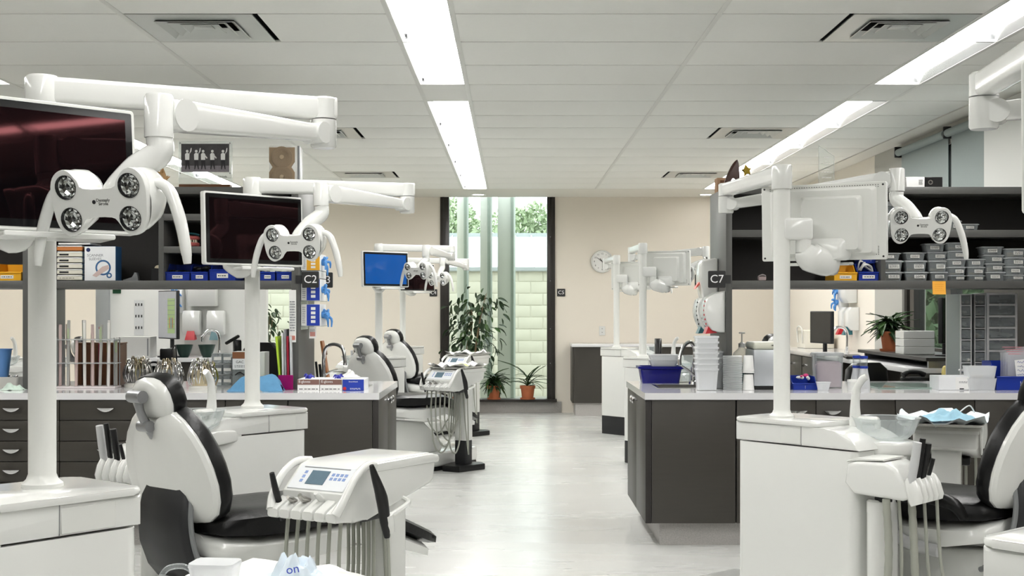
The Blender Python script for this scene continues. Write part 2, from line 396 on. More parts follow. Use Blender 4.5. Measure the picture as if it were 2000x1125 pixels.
# side window with roller blinds
w = MB()
span(w, XR + 0.02, XR + 0.1, WY1 - 0.06, WY1, 0.95, 2.55); span(w, XR + 0.02, XR + 0.1, WY0, WY0 + 0.06, 0.95, 2.55)
span(w, XR + 0.02, XR + 0.1, WY0, WY1, 0.95, 1.0); span(w, XR + 0.02, XR + 0.1, WY0, WY1, 2.5, 2.55)
w3 = struct('window_3', w, FRAMEB)
for yy in (9.55, 10.42): struct('mullion', span(MB(), XR + 0.01, XR + 0.1, yy - 0.05, yy + 0.05, 1.0, 2.5), FRAMEB, w3)
struct('pane', span(MB(), XR + 0.05, XR + 0.058, WY0 + 0.06, WY1 - 0.06, 1.0, 2.5), GLASS, w3)
for i, (y0, y1) in enumerate(((9.47, 10.62), (8.05, 9.42))):
    t = thing('roller_blind', (XR - 0.04, (y0 + y1)/2, 2.62), 0, ['grey roller blind further from the camera, above the right-hand shelf unit', 'grey roller blind nearer the camera, above the right-hand shelf unit'][i], 'blind', 'grey roller blinds')
    MB().cyl((0, -(y1-y0)/2, 0), (0, (y1-y0)/2, 0), 0.03, n=16).obj('roller', BLIND, t)
    span(MB(), 0.024, 0.027, -(y1-y0)/2 + 0.01, (y1-y0)/2 - 0.01, -1.02, 0.0).obj('fabric', BLIND, t)
    span(MB(), 0.016, 0.034, -(y1-y0)/2 + 0.01, (y1-y0)/2 - 0.01, -1.05, -1.02, 0.004).obj('bottom_rail', GREYPL, t)
    span(MB(), -0.03, 0.03, (y1-y0)/2, (y1-y0)/2 + 0.02, -0.04, 0.05, 0.004).obj('bracket', CHAR, t)

# outside the window: blades, block wall, metal roof, tree
GROUND = mat('paving_outside', (150, 150, 142), 0.9, var=0.1)
struct('ground_outside', span(MB(), -30, 30, YW + 0.2, 60, -0.3, -0.12), GROUND)
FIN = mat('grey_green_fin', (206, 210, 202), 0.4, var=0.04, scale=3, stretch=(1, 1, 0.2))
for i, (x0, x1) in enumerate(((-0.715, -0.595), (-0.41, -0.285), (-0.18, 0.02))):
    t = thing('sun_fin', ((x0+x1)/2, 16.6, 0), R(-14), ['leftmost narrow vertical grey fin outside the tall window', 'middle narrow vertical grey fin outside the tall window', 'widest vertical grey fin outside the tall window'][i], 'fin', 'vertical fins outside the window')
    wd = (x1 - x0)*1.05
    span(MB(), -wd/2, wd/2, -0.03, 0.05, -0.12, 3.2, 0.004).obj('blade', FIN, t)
    span(MB(), wd/2 - 0.03, wd/2 + 0.01, -0.045, 0.06, -0.12, 3.2, 0.003).obj('side_shade_bar', mat('fin_side_shade', (146, 158, 148), 0.5), t)  # darker bar: shade of the fin's side face put into the colour
BLOCK = mat('pale_concrete_block', (188, 186, 170), 0.9, var=0.09, scale=7, bump=0.3)
MORTAR = mat('mortar', (200, 198, 184), 0.95, var=0.06)
WYB = 20.4
bw = struct('wall_outside', span(MB(), -6.3, 2.8, WYB + 0.03, WYB + 0.2, -0.3, 1.93), MORTAR)
blk = [span(MB(), -0.194 + e, 0.194 - e, -0.04, 0.04, -0.091 + e, 0.091 - e, 0.006).mesh('block', BLOCK) for e in (0.0, 0.001)]
for r_ in range(11):
    for c_ in range(23):
        x = -6.1 + c_*0.4 + (0.2 if r_ % 2 else 0)
        link('block', blk[(c_*7 + r_) % 2], bw, (x, WYB + 0.062 - random.random()*0.006, 1.83 - r_*0.192))
COPE = mat('grey_flashing', (150, 156, 156), 0.5, var=0.03)
ROOFM = mat('white_metal_roof', (222, 228, 230), 0.35, var=0.03)
rf = thing('metal_roof', (0, WYB, 1.93), 0, 'white standing-seam metal roof above the pale block wall outside', 'roof')
s0, s1 = Vector((0, 0.0, 0.02)), Vector((0, 3.3, 0.72))
MB().loft([[(-8, s0.y, s0.z), (5, s0.y, s0.z), (5, s0.y, s0.z - 0.05), (-8, s0.y, s0.z - 0.05)], [(-8, s1.y, s1.z), (5, s1.y, s1.z), (5, s1.y, s1.z - 0.05), (-8, s1.y, s1.z - 0.05)]]).obj('sheet', ROOFM, rf)
for k in range(44):
    x = -7.9 + k*0.295
    MB().loft([[(x - 0.012, s0.y, s0.z), (x + 0.012, s0.y, s0.z), (x + 0.012, s0.y, s0.z + 0.03), (x - 0.012, s0.y, s0.z + 0.03)], [(x - 0.012, s1.y, s1.z), (x + 0.012, s1.y, s1.z), (x + 0.012, s1.y, s1.z + 0.03), (x - 0.012, s1.y, s1.z + 0.03)]]).obj('seam', COPE if k % 1 else ROOFM, rf)
span(MB(), -8, 5, -0.06, 0.03, -0.02, 0.035).obj('gutter_edge', COPE, rf)
span(MB(), -8, 5, s1.y - 0.06, s1.y + 0.06, s1.z - 0.02, s1.z + 0.06).obj('ridge_cap', COPE, rf)
def leaf_cloud(name, m, parent, blobs, n, size, seed=1):
    rnd = random.Random(seed); vs = []; fs = []
    for _ in range(n):
        c, rr = rnd.choice(blobs)
        while True:
            d = Vector((rnd.uniform(-1, 1), rnd.uniform(-1, 1), rnd.uniform(-1, 1)))
            if 0.3 < d.length < 1: break
        p = Vector(c) + Vector((d.x*rr[0], d.y*rr[1], d.z*rr[2]))
        a = Vector((rnd.gauss(0, 1), rnd.gauss(0, 1), rnd.gauss(0, 1))).normalized(); b = a.orthogonal().normalized()
        b = (Matrix.Rotation(rnd.uniform(0, 6.28), 3, a) @ b); c2 = a.cross(b); s = size*rnd.uniform(0.6, 1.4); i = len(vs)
        vs += [p - b*s, p + c2*s*0.5, p + b*s, p - c2*s*0.5]; fs.append((i, i+1, i+2, i+3))
    me = bpy.data.meshes.new(name); me.from_pydata([tuple(v) for v in vs], [], fs); me.materials.append(m)
    return link(name, me, parent)
TREEL = mat('pale_green_foliage', (168, 184, 152), 0.6, var=0.25, scale=2)
for i, (x, y, lab, sd, rr) in enumerate(((-1.75, 34, 'leafy green tree behind the metal roof, left side of the tall window', 3, 1.3), (0.75, 36, 'leafy green tree behind the metal roof, right side of the tall window', 5, 1.25))):
    t = thing('garden_tree', (x, y, -0.12), 0, lab, 'tree', 'trees outside the window')
    MB().tube([(0, 0, 0), (0.05, 0, 1.4), (0, 0.05, 2.8)], [0.16, 0.1], 8).obj('trunk', STEM, t)
    blobs = [((math.cos(a)*rr*0.6, math.sin(a)*0.6, 3.1 + 0.55*math.sin(2.3*a)), (rr*0.62, 0.7, 0.75)) for a in (0, 1.1, 2.2, 3.3, 4.4, 5.5)] + [((0, 0, 3.9), (rr*0.6, 0.6, 0.55))]
    o = leaf_cloud('crown', TREEL, t, blobs, 5200, 0.075, sd)
t = thing('hedge', (4.6, 12.6, -0.12), 0, 'dim green hedge seen through the side window below the blinds', 'hedge')
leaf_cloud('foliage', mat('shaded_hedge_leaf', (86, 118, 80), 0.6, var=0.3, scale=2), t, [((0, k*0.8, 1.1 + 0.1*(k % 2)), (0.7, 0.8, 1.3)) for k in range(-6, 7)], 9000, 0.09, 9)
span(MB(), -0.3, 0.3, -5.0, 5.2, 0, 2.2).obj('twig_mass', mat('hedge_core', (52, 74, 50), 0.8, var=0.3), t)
# low white partition at the left behind the island
pt = struct('wall_partition', span(MB(), -3.66, -2.24, 11.5, 11.6, 0, 2.25), WALLW)
struct('edge_post', span(MB(), -3.78, -3.66, 11.46, 11.62, 0, 2.25, 0.004), mat('grey_post', (160, 164, 164), 0.5), pt)
# ------------------------------------------------------------------ islands: cabinets, worktops, shelf units
YF = 6.97; ZK = 0.13; ZC = 0.812; ZT = 0.849
def cup_handle(name, parent, M):
    """half-moon pull: straight top edge, curved underside; M: local x along the width, y up, z out of the front"""
    n = 10; w = 0.052; top = [(w*(1 - 2*k/n), 0.0) for k in range(n + 1)]
    bot = [(-w + 2*w*k/n, -0.024*math.sin(math.pi*k/n)**0.8) for k in range(1, n)]
    loops = []
    for zz, s in ((0.0, 0.92), (0.012, 1.0), (0.021, 0.9), (0.0225, 0.7)):
        loops.append([M @ Vector((x*s, y*s, zz)) for x, y in top + bot])
    return MB().loft(loops).obj(name, CHROME, parent)
def front_M(x, z, y=YF - 0.02): return frame((x, y, z), *FRONT)
def drawer_unit(x0, x1, rows, label, handle_x=None):
    t = thing('drawer_cabinet', ((x0+x1)/2, YF, 0), 0, label, 'cabinet', 'dark grey base cabinets')
    w = x1 - x0
    span(MB(), -w/2, w/2, 0.0, 0.55, ZK, ZC).obj('carcass', LAM, t)
    h = (ZC - ZK) / rows
    for k in range(rows):
        zc = ZC - h*(k + 0.5)
        d = span(MB(), -w/2 + 0.002, w/2 - 0.002, -0.02, 0.0, zc - h/2 + 0.0015, zc + h/2 - 0.0025, 0.0015).obj('drawer', LAM, t)
        cup_handle('handle', d, frame((handle_x if handle_x is not None else 0.0, -0.02, zc + 0.012), *FRONT))
    return t
def door_unit(x0, x1, label, handle=None):
    t = thing('door_cabinet', ((x0+x1)/2, YF, 0), 0, label, 'cabinet', 'dark grey base cabinets')
    w = x1 - x0
    span(MB(), -w/2, w/2, 0.0, 0.55, ZK, ZC).obj('carcass', LAM, t)
    d = span(MB(), -w/2 + 0.002, w/2 - 0.002, -0.02, 0.0, ZK + 0.001, ZC - 0.003, 0.0015).obj('door', LAM, t)
    if handle is not None: cup_handle('handle', d, frame((handle, -0.02, ZC - 0.06), *FRONT))
    return t
def end_unit(s, label):
    """cabinet closing an island at the aisle: two doors facing the aisle; s = side sign of the aisle face"""
    xa = s*0.755; xb = s*1.232
    t = thing('end_cabinet', (xa, YF, 0), 0, label, 'cabinet', 'dark grey base cabinets')
    span(MB(), 0, xb - xa, 0.0, 1.05, ZK, ZC).obj('carcass', LAM, t)
    span(MB(), s*0.014, xb - xa - s*0.002, -0.02, 0.0, ZK + 0.001, ZC - 0.003, 0.0015).obj('front_panel', LAM, t)
    span(MB(), -s*0.02, s*0.012, -0.02, 0.012, ZK + 0.001, ZC - 0.003, 0.001).obj('corner_strip', SHELFBACK, t)
    for (y0, y1, yh) in ((0.014, 0.50, 0.44), (0.503, 1.05, 0.565)):
        d = span(MB(), -s*0.02, 0, y0, y1, ZK + 0.001, ZC - 0.003, 0.0015).obj('door', LAM, t)
        M = frame((-s*0.02, yh, ZC - 0.035), (0, -s, 0), (0, 0, 1))
        MB().lathe([(0.0, 0.0), (0.007, 0.0), (0.007, 0.014), (0.019, 0.018), (0.021, 0.026), (0.014, 0.032), (0.0, 0.033)], 14, M=M).obj('knob', CHROME, d)
end_unit(-1, 'dark grey end cabinet of the left island, two doors with round knobs facing the aisle')
end_unit(1, 'dark grey end cabinet of the right island, two doors with round knobs facing the aisle')
def px(x, Y=YF - 0.02): return (x - VX)*Y/F
# left island front
door_unit(px(440), -1.235, 'plain dark door cabinet behind the second dental unit, left island')
door_unit(px(300), px(440), 'plain dark door cabinet behind the black and white chair, left island', 0.12)
drawer_unit(px(116), px(300), 6, 'dark drawer cabinet of the left island with silver handles, behind the near pole, right-hand one')
drawer_unit(px(-68), px(116), 6, 'dark drawer cabinet of the left island with silver handles at the left picture edge')
drawer_unit(px(-252), px(-68), 6, 'dark drawer cabinet of the left island wholly left of the near pole')
# right island front
door_unit(1.236, px(1594), 'dark door cabinet of the right island behind the near right pole', 0.12)
door_unit(px(1594), px(1749), 'dark door cabinet of the right island behind the clear spittoon bowl', -0.13)
door_unit(px(1749), px(1904), 'dark door cabinet of the right island behind the paper covered tray')
door_unit(px(1904), px(2062), 'dark door cabinet of the right island at the right picture edge')
def worktop(x0, x1, sx, label):
    """white slab with a sink cut-out at sx"""
    a, b = sx; y0, y1 = YF - 0.03, 8.06; h0, h1 = 7.37, 7.66
    lo, hi = min(x0, x1), max(x0, x1)
    t = thing('worktop', ((lo+hi)/2, YF, ZC), 0, label, 'worktop', 'white island worktops'); c = Vector(((lo+hi)/2, YF, ZC))
    mb = MB()
    for (p, q, r_, s_) in ((lo, a, y0, y1), (b, hi, y0, y1), (a, b, y0, h0), (a, b, h1, y1)):
        span(mb, p - c.x, q - c.x, r_ - c.y, s_ - c.y, 0, ZT - ZC)
    mb.obj('slab', WORKTOP, t)
    mb = MB(); z = ZT - ZC
    for (p, q, r_, s_) in ((a - 0.012, a + 0.004, h0 - 0.012, h1 + 0.012), (b - 0.004, b + 0.012, h0 - 0.012, h1 + 0.012), (a, b, h0 - 0.012, h0 + 0.004), (a, b, h1 - 0.004, h1 + 0.012)):
        span(mb, p - c.x, q - c.x, r_ - c.y, s_ - c.y, z - 0.02, z + 0.0025)
    mb.obj('sink_rim', STEEL, t)
worktop(-0.73, -6.4, (-1.13, -0.86), 'long white worktop of the left island')
worktop(0.73, XR, (0.86, 1.13), 'long white worktop of the right island')
for s, nm in ((-1, 'left'), (1, 'right')):
    mb = MB(); lo = s*0.82; hi = -6.4 if s < 0 else XR
    span(mb, lo, hi, YF + 0.05, 7.98, 0, ZK)
    o = mb.obj('plinth', TERRAZZO); tag(o, 'grey speckled plinth under the %s island' % nm, 'plinth')
    mb = MB(); span(mb, s*1.24, hi, 7.53, 8.03, ZK, ZC)
    o = mb.obj('cabinet_back', LAM); tag(o, 'dark grey rear cabinet run of the %s island' % nm, 'cabinet')
YS0, YS1 = 7.25, 7.83
def shelf_unit(name, label, panels, boards, backs, cx):
    t = thing(name, (cx, YS0, ZT), 0, label, 'shelf unit')
    for (x0, x1, z0) in panels: span(MB(), x0 - cx, x1 - cx, 0, YS1 - YS0, z0 - ZT, 2.012 - ZT, 0.001).obj('upright', LAMD, t)
    for (x0, x1, z0, z1) in boards: span(MB(), x0 - cx, x1 - cx, 0.0 if z1 - z0 > 0.03 else 0.0, YS1 - YS0 - 0.03, z0 - ZT, z1 - ZT, 0.001).obj('shelf_board', LAMD, t)
    for (x0, x1, z0, z1) in backs: span(MB(), x0 - cx, x1 - cx, YS1 - YS0 - 0.19, YS1 - YS0 - 0.17, z0 - ZT, z1 - ZT).obj('back_panel', SHELFBACK, t)
    return t
shelf_unit('shelf_unit', 'tall dark shelf unit on the left island worktop', [(-1.266, -1.226, ZT), (-2.03, -2.0, 1.474), (-2.81, -2.77, ZT), (-4.45, -4.41, ZT)],
    [(-4.41, -2.81, 1.972, 2.012), (-2.77, -2.03, 1.972, 2.012), (-2.0, -1.266, 1.972, 2.012), (-4.41, -2.81, 1.43, 1.474), (-2.77, -1.266, 1.43, 1.474), (-2.0, -1.266, 1.82, 1.857), (-2.0, -1.266, 1.633, 1.67)],
    [(-4.41, -2.81, 1.474, 1.972), (-2.77, -2.03, 1.474, 1.972), (-2.0, -1.266, 1.474, 1.972)], -2.8)
shelf_unit('shelf_unit', 'tall dark shelf unit on the right island worktop', [(1.229, 1.264, ZT), (2.118, 2.145, 1.474), (3.22, 3.26, ZT)],
    [(1.264, 2.118, 1.972, 2.012), (2.145, 3.22, 1.972, 2.012), (1.264, 3.22, 1.43, 1.474), (1.264, 2.118, 1.724, 1.765), (2.145, 3.22, 1.724, 1.765)],
    [(1.264, 2.118, 1.474, 1.972), (2.145, 3.22, 1.474, 1.972)], 2.2)
# room signs
def room_sign(x0, x1, y0, y1, Y, body, label, flag=True):
    a = at(x0, y0, Y); b = at(x1, y1, Y); w = b.x - a.x; h = a.z - b.z
    t = thing('room_sign', ((a.x + b.x)/2, Y, b.z), 0, label, 'sign', 'dark room signs')
    MB().prism(rrect(w, h, 0.006, 3, 0, h/2), -0.004, 0.004, 0.001, 1, frame((0, 0, 0), *FRONT)).obj('plate', SIGN, t)
    tx = (-w/2 - 0.012 if x0 < VX else w/2 + 0.006) if flag else 0.0
    if flag: MB().box((tx, 0.004, h/2), (0.05, 0.004, h*0.5), 0, 1).obj('mounting_tab', SIGN, t)
    if body: text('lettering', body, h*0.68, WHITEINK, t, frame((0, -0.0045, h*0.5), *FRONT))
room_sign(590, 623, 530, 562, 7.24, 'C2', 'charcoal sign reading C2 on the end of the left shelf unit')
room_sign(618, 650, 532, 562, 7.86, 'C3', 'charcoal sign reading C3, half hidden behind the C2 sign')
room_sign(1383, 1417, 529, 562, 7.24, 'C7', 'charcoal sign reading C7 on the end of the right shelf unit')
room_sign(1357, 1385, 536, 562, 7.86, '', 'dark sign plate half hidden behind the white dispenser on the right shelf unit')
room_sign(839, 854, 565, 579, YW - 0.006, 'C4', 'charcoal sign reading C4 on the wall left of the tall window', False)
room_sign(1088, 1104, 564, 579, YW - 0.006, 'C5', 'charcoal sign reading C5 on the wall right of the tall window', False)
# far cabinet against the window wall
t = thing('low_cabinet', (1.06, 15.5, 0), 0, 'low dark cabinet with white top beside the tall window', 'cabinet')
span(MB(), -0.31, 1.2, -0.2, 0.3, 0.16, 0.84).obj('carcass', LAM, t)
span(MB(), -0.34, 1.2, -0.23, 0.3, 0.84, 0.875, 0.003).obj('top', WORKTOP, t)
span(MB(), -0.29, 1.2, -0.17, 0.3, 0.0, 0.16).obj('plinth', TERRAZZO, t)
span(MB(), -0.33, -0.312, -0.2, 0.3, 0.16, 0.84, 0.001).obj('side_panel', WOODL if False else LAM, t)
# perimeter bench along the side window
t = thing('wall_bench', (3.0, 10.9, 0), 0, 'white topped bench running along the side window wall', 'bench')
span(MB(), -0.3, 0.28, -2.3, 2.2, 0.87, 0.905, 0.003).obj('top', WORKTOP, t)
for k in range(4):
    y0 = 0.2 + k*0.5
    c = span(MB(), -0.26, 0.28, y0 - 0.24, y0 + 0.24, 0.12, 0.87).obj('cupboard', LAM, t)
    d = span(MB(), -0.28, -0.26, y0 - 0.235, y0 + 0.235, 0.13, 0.86, 0.002).obj('door', LAM, t)
    MB().cyl((-0.30, y0 + 0.16, 0.78), (-0.28, y0 + 0.16, 0.78), 0.014, n=10).obj('knob', CHROME, d)
span(MB(), -0.22, 0.28, -2.2, 2.2, 0.0, 0.12).obj('plinth', TERRAZZO, t)
span(MB(), 0.22, 0.28, -2.3, 0.0, 0.12, 0.87).obj('back_panel', LAM, t)
t = thing('desk', (2.7, 8.75, 0), 0, 'white topped desk between the right island and the side window bench', 'desk')
span(MB(), -0.02, 0.56, -0.38, -0.17, 0.775, 0.81, 0.003).obj('top', WORKTOP, t)
MB().loft([[(-0.3, -0.66, 0.775), (0.56, -0.66, 0.775), (0.56, -0.38, 0.775), (-0.02, -0.38, 0.775)], [(-0.3, -0.66, 0.81), (0.56, -0.66, 0.81), (0.56, -0.38, 0.81), (-0.02, -0.38, 0.81)]]).obj('corner_top', WORKTOP, t)
span(MB(), 0.02, 0.5, -0.62, -0.19, 0.0, 0.775).obj('pedestal', LAM, t)
# back counter in front of the white partition
t = thing('back_counter', (-3.0, 11.14, 0), 0, 'white back counter in front of the white partition at the left', 'counter')
span(MB(), -0.66, 0.69, -0.3, 0.30, 0.85, 0.885, 0.003).obj('top', WORKTOP, t)
span(MB(), -0.64, 0.67, -0.26, 0.30, 0.1, 0.85).obj('cupboard', LAM, t)
span(MB(), -0.6, 0.63, -0.2, 0.3, 0.0, 0.1).obj('plinth', TERRAZZO, t)
# ------------------------------------------------------------------ dental units
SCRB = mat('black_glass_screen', (8, 7, 9), 0.04, var=0.0, spec=0.30, tint=(1.0, 0.32, 0.34, 1))
BEZ = mat('black_bezel', (18, 18, 20), 0.12, var=0.0)
SCRBLUE = mat('lit_blue_screen', (6, 40, 90), 0.12, var=0.08, scale=6, emit=(8, 92, 176), estr=0.28)
UZ = 0.90
def smooth_loop(pts, per=4):
    n = len(pts); out = []
    for i in range(n):
        p0, p1, p2, p3 = (Vector((*pts[(i+k) % n], 0)) for k in (-1, 0, 1, 2))
        for k in range(per):
            t = k/per
            q = 0.5*((2*p1) + (p2-p0)*t + (2*p0-5*p1+4*p2-p3)*t*t + (3*p1-p0-3*p2+p3)*t*t*t)
            out.append((q.x, q.y))
    return out
HALF = [(0.036, 0.030), (0.050, 0.048), (0.070, 0.068), (0.092, 0.070), (0.111, 0.055), (0.119, 0.028), (0.117, -0.006), (0.112, -0.038), (0.100, -0.062), (0.080, -0.072), (0.058, -0.064), (0.044, -0.044), (0.028, -0.033)]
HEAD = smooth_loop(HALF + [(-x, y) for x, y in HALF[::-1]], 3)
LENSES = [(-0.079, 0.034), (0.079, 0.034), (-0.074, -0.036), (0.074, -0.036)]
def lamp_head(parent, M, logo=True):
    """four-lens operating light; local x width, y up, z out of the face"""
    b = bmesh.new(); loops = [HEAD] + [[(cx + 0.0262*math.cos(2*math.pi*k/20), cy + 0.0262*math.sin(2*math.pi*k/20)) for k in range(20)] for cx, cy in LENSES]
    es = []
    for L in loops:
        vs = [b.verts.new((x, y, 0)) for x, y in L]
        es += [b.edges.new((vs[i], vs[(i+1) % len(vs)])) for i in range(len(vs))]
    bmesh.ops.triangle_fill(b, use_beauty=True, edges=es)
    mb = MB(); mb._add(b, M)
    mb.loft([[(x*s, y*s, z) for x, y in HEAD] for z, s in ((0, 1), (-0.004, 1.012), (-0.016, 1.0), (-0.024, 0.97))], M=M, cap=False)
    mb.box((0, -0.001, -0.026), (0.12, 0.058, 0.02), 0.006, 2, M)
    for sx in (-1, 1):
        lob = [(sx*0.080 + 0.041*math.cos(a), 0.0 + 0.070*math.sin(a)) for a in [2*math.pi*k/24 for k in range(24)]]
        mb.loft([[(sx*0.080 + (x - sx*0.080)*s, y*s2 + dy, z) for x, y in lob] for z, s, s2, dy in ((-0.014, 0.99, 0.99, 0), (-0.04, 1.0, 0.97, 0.002), (-0.075, 0.9, 0.85, 0.006), (-0.098, 0.68, 0.62, 0.010), (-0.108, 0.35, 0.3, 0.012))], M=M, cap=False)
    head = mb.obj('operating_light', WHITE, parent, angle=50)
    for cx, cy in LENSES:
        C = M @ Matrix.Translation((cx, cy, 0))
        MB().lathe([(0.0268, 0.0012), (0.0255, 0.0016), (0.0245, -0.004), (0.0245, -0.010)], 22, M=C, cap=False).obj('lens_ring', BLACKPL, head)
        mb = MB(); n = 14
        rings = [(0.0244, -0.007), (0.0205, -0.015), (0.0155, -0.021), (0.0095, -0.025), (0.004, -0.026), (0.0002, -0.0262)]
        mb.loft([[(r*math.cos(2*math.pi*(k + 0.5*(i % 2))/n), r*math.sin(2*math.pi*(k + 0.5*(i % 2))/n), z + 0.0016*((k*3 + i*5) % 4 - 1.5)*(i > 0)) for k in range(n)] for i, (r, z) in enumerate(rings)], M=C, cap=False)
        mb.obj('lens', MIRRORD, head, angle=5)
    for sx in (-1, 1):
        MB().tube([(sx*0.108, 0.032, -0.05), (sx*0.128, 0.030, -0.05), (sx*0.150, 0.010, -0.045), (sx*0.172, -0.045, -0.034), (sx*0.186, -0.105, -0.022), (sx*0.190, -0.138, -0.016)], [0.010, 0.012, 0.013, 0.0135, 0.012, 0.008], 10, M=M, flat=1.0).obj('handle', WHITE, head)
    if logo:
        MB().lathe([(0.0, 0.0006), (0.0045, 0.0006), (0.0045, 0.0), (0, 0)], 12, M=M @ Matrix.Translation((-0.012, 0.001, 0))).obj('logo_mark', INK, head)
        text('lettering', 'Dentsply\nSirona', 0.0095, INK, head, M @ Matrix.Translation((0.011, 0.0006, 0.0003)), ext=0.0002, space=0.8)
    return head
def monitor(parent, M, screen, W=0.487, H=0.297):
    """flat monitor; local x width, y up, z out of the screen"""
    mb = MB(); mb.prism(rrect(W, H, 0.008, 3), -0.026, 0.0, 0.002, 1, M)
    mb.loft([[(x, y, z) for x, y in rrect(W*a, H*b_, 0.012, 3)] for z, a, b_ in ((-0.024, 0.86, 0.9), (-0.05, 0.80, 0.82))], M=M)
    mb.loft([[(x - 0.04, y - 0.01, z) for x, y in rrect(W*a, H*b_, 0.012, 3)] for z, a, b_ in ((-0.045, 0.5, 0.74), (-0.075, 0.44, 0.66))], M=M)
    mo = mb.obj('monitor', PANELW, parent)
    MB().prism(rrect(W - 0.016, H - 0.016, 0.004, 2), 0.0, 0.0012, 0, 1, M).obj('bezel', BEZ, mo)
    MB().prism(rrect(W - 0.05, H - 0.05, 0.001, 1), 0.0012, 0.0018, 0, 1, M).obj('screen', screen, mo)
    mb = MB()
    for r_ in range(2):
        for k in range(44): mb.box((-W/2 + 0.03 + k*0.0098, H/2 - 0.012 - r_*0.007, -0.0262), (0.003, 0.003, 0.001), 0, 1, M)
    for k in range(12): mb.box((-W/2 + 0.03 + (k % 2)*0.008, -H/2 + 0.02 + (k//2)*0.006, -0.0262), (0.003, 0.003, 0.001), 0, 1, M)
    tag(mb.obj('vent_holes', INK, mo), kind='stuff')
    pl = MB().box((-0.135, 0.0, -0.0505), (0.028, 0.084, 0.001), 0, 1, M).obj('rating_plate', mat('rating_plate', (205, 206, 204), 0.5), mo)
    mb = MB(); rr = random.Random(3)
    for k in range(34): mb.box((-0.146 + 0.0075*(k % 4) , -0.036 + 0.0085*(k//4), -0.0512), (0.004 + 0.003*rr.random(), 0.0018 + 0.004*rr.random(), 0.0004), 0, 1, M)
    tag(mb.obj('fine_print', INK, mo), kind='stuff')
    for sx in (-1, 1):
        for sy in (-1, 1): MB().cyl((sx*(W/2 - 0.012), sy*(H/2 - 0.012), -0.0275), (sx*(W/2 - 0.012), sy*(H/2 - 0.012), -0.026), 0.004, n=8, M=M).obj('screw', INK, mo)
    MB().prism(rrect(0.26, 0.012, 0.005, 3, 0.03, -H/2 - 0.014), -0.02, 0.05, 0.002, 1, M).obj('grip_bar', WHITE, mo)
    return mo
def dental_unit(pole, yaw, arm_end, knuckle, head_c, head_n, mon_c, mon_dir, screen, label, tilt=2.0, head_up=(0, 0, 1)):
    root = thing('dental_unit', (pole[0], pole[1], 0), R(yaw), label, 'dental unit', 'dental unit towers')
    W2L = (Matrix.Translation((pole[0], pole[1], 0)) @ Matrix.Rotation(R(yaw), 4, 'Z')).inverted()
    P = lambda v: W2L @ Vector(v)
    D = lambda v: W2L.to_3x3() @ Vector(v)
    XZ = frame((0, 0, 0), (1, 0, 0), (0, 0, 1))     # local z -> -y
    # base cabinet
    mb = MB(); mb.prism(rrect(0.54, 0.29, 0.035, 5, -0.13, -0.045), 0.19, 0.808, 0.002, 1)
    base = mb.obj('base_cabinet', WHITE, root)
    MB().prism(rrect(0.535, 0.285, 0.03, 4, -0.13, -0.045), 0.0, 0.188, 0.003, 1).obj('kick_plate', CHAR, base)
    prof = [(0.142, 0.812), (0.142, 0.884), (-0.22, 0.884)] + [(-0.22 - 0.19*math.sin(a), 0.812 + 0.072*math.cos(a)) for a in [R(15*k) for k in range(1, 6)]] + [(-0.412, 0.812)]
    mb = MB(); mb.prism(prof, -0.102, 0.192, 0.008, 2, XZ)
    up = mb.obj('upper_housing', WHITE, root)
    MB().prism(rrect(0.385, 0.308, 0.03, 5, -0.045, -0.045), 0.884, UZ, 0.006, 2).obj('lid', WHITE, up)
    for yy, x0, x1 in ((-0.1925, -0.065, 0.072), (0.1025, -0.165, -0.075)):
        s_ = -1 if yy < 0 else 1
        MB().box(((x0 + x1)/2, yy, 0.846), (x1 - x0, 0.004, 0.058), 0.0015, 1).obj('flap', PANELW, up)
        MB().box((x0 - 0.003, yy - s_*0.0005, 0.848), (0.0018, 0.002, 0.07), 0, 1).obj('seam', GREYPL, up)
    # bowl platform, bowl, cup filler
    BX, BY = -0.38, -0.12
    cap = []
    for k in range(13): a = R(110 + 15*k); cap.append((BX + 0.105*math.cos(a), BY + 0.105*math.sin(a)))
    MB().prism(cap + [(-0.20, -0.185), (-0.20, 0.06)], 0.785, 0.836, 0.012, 3).obj('bowl_platform', WHITE, root)
    MB().lathe([(0.045, 0.838), (0.075, 0.842), (0.10, 0.865), (0.119, 0.915), (0.1235, 0.919), (0.1165, 0.916), (0.097, 0.868), (0.072, 0.846), (0.0, 0.842)], 36, o=(BX, BY, 0)).obj('spittoon_bowl', CLEAR, root)
    cf = MB()
    cf.tube([(-0.275, -0.085, 0.83), (-0.272, -0.085, 0.90), (-0.270, -0.086, 0.96), (-0.276, -0.088, 1.02), (-0.296, -0.094, 1.055), (-0.312, -0.099, 1.066)], [0.026, 0.023, 0.018, 0.015, 0.014, 0.012], 10)
    cf.box((-0.312, -0.098, 0.905), (0.095, 0.036, 0.028), 0.012, 3, rz=R(17))
    cf.cyl((-0.35, -0.11, 0.905), (-0.35, -0.11, 0.875), 0.012, n=12)
    cf.obj('cup_filler', WHITE, root)
    # pole and arm hub
    mb = MB(); mb.lathe([(0.048, UZ - 0.002), (0.047, UZ + 0.008), (0.036, UZ + 0.018), (0.0315, UZ + 0.03), (0.0315, 1.80)], 24)
    mb.obj('pole', PANELW, root)
    ae = P((arm_end[0], arm_end[1], 0)); a_dir = Vector((ae.x, ae.y, 0)); L = a_dir.length; a_dir.normalize()
    A = frame((0, 0, 0), a_dir, (0, 0, 1))           # local x along arm, y up
    mb = MB(); mb.lathe([(0.0, 1.865), (0.034, 1.865), (0.039, 1.858), (0.039, 1.775), (0.037, 1.772), (0.0, 1.772)], 24)
    secs = []
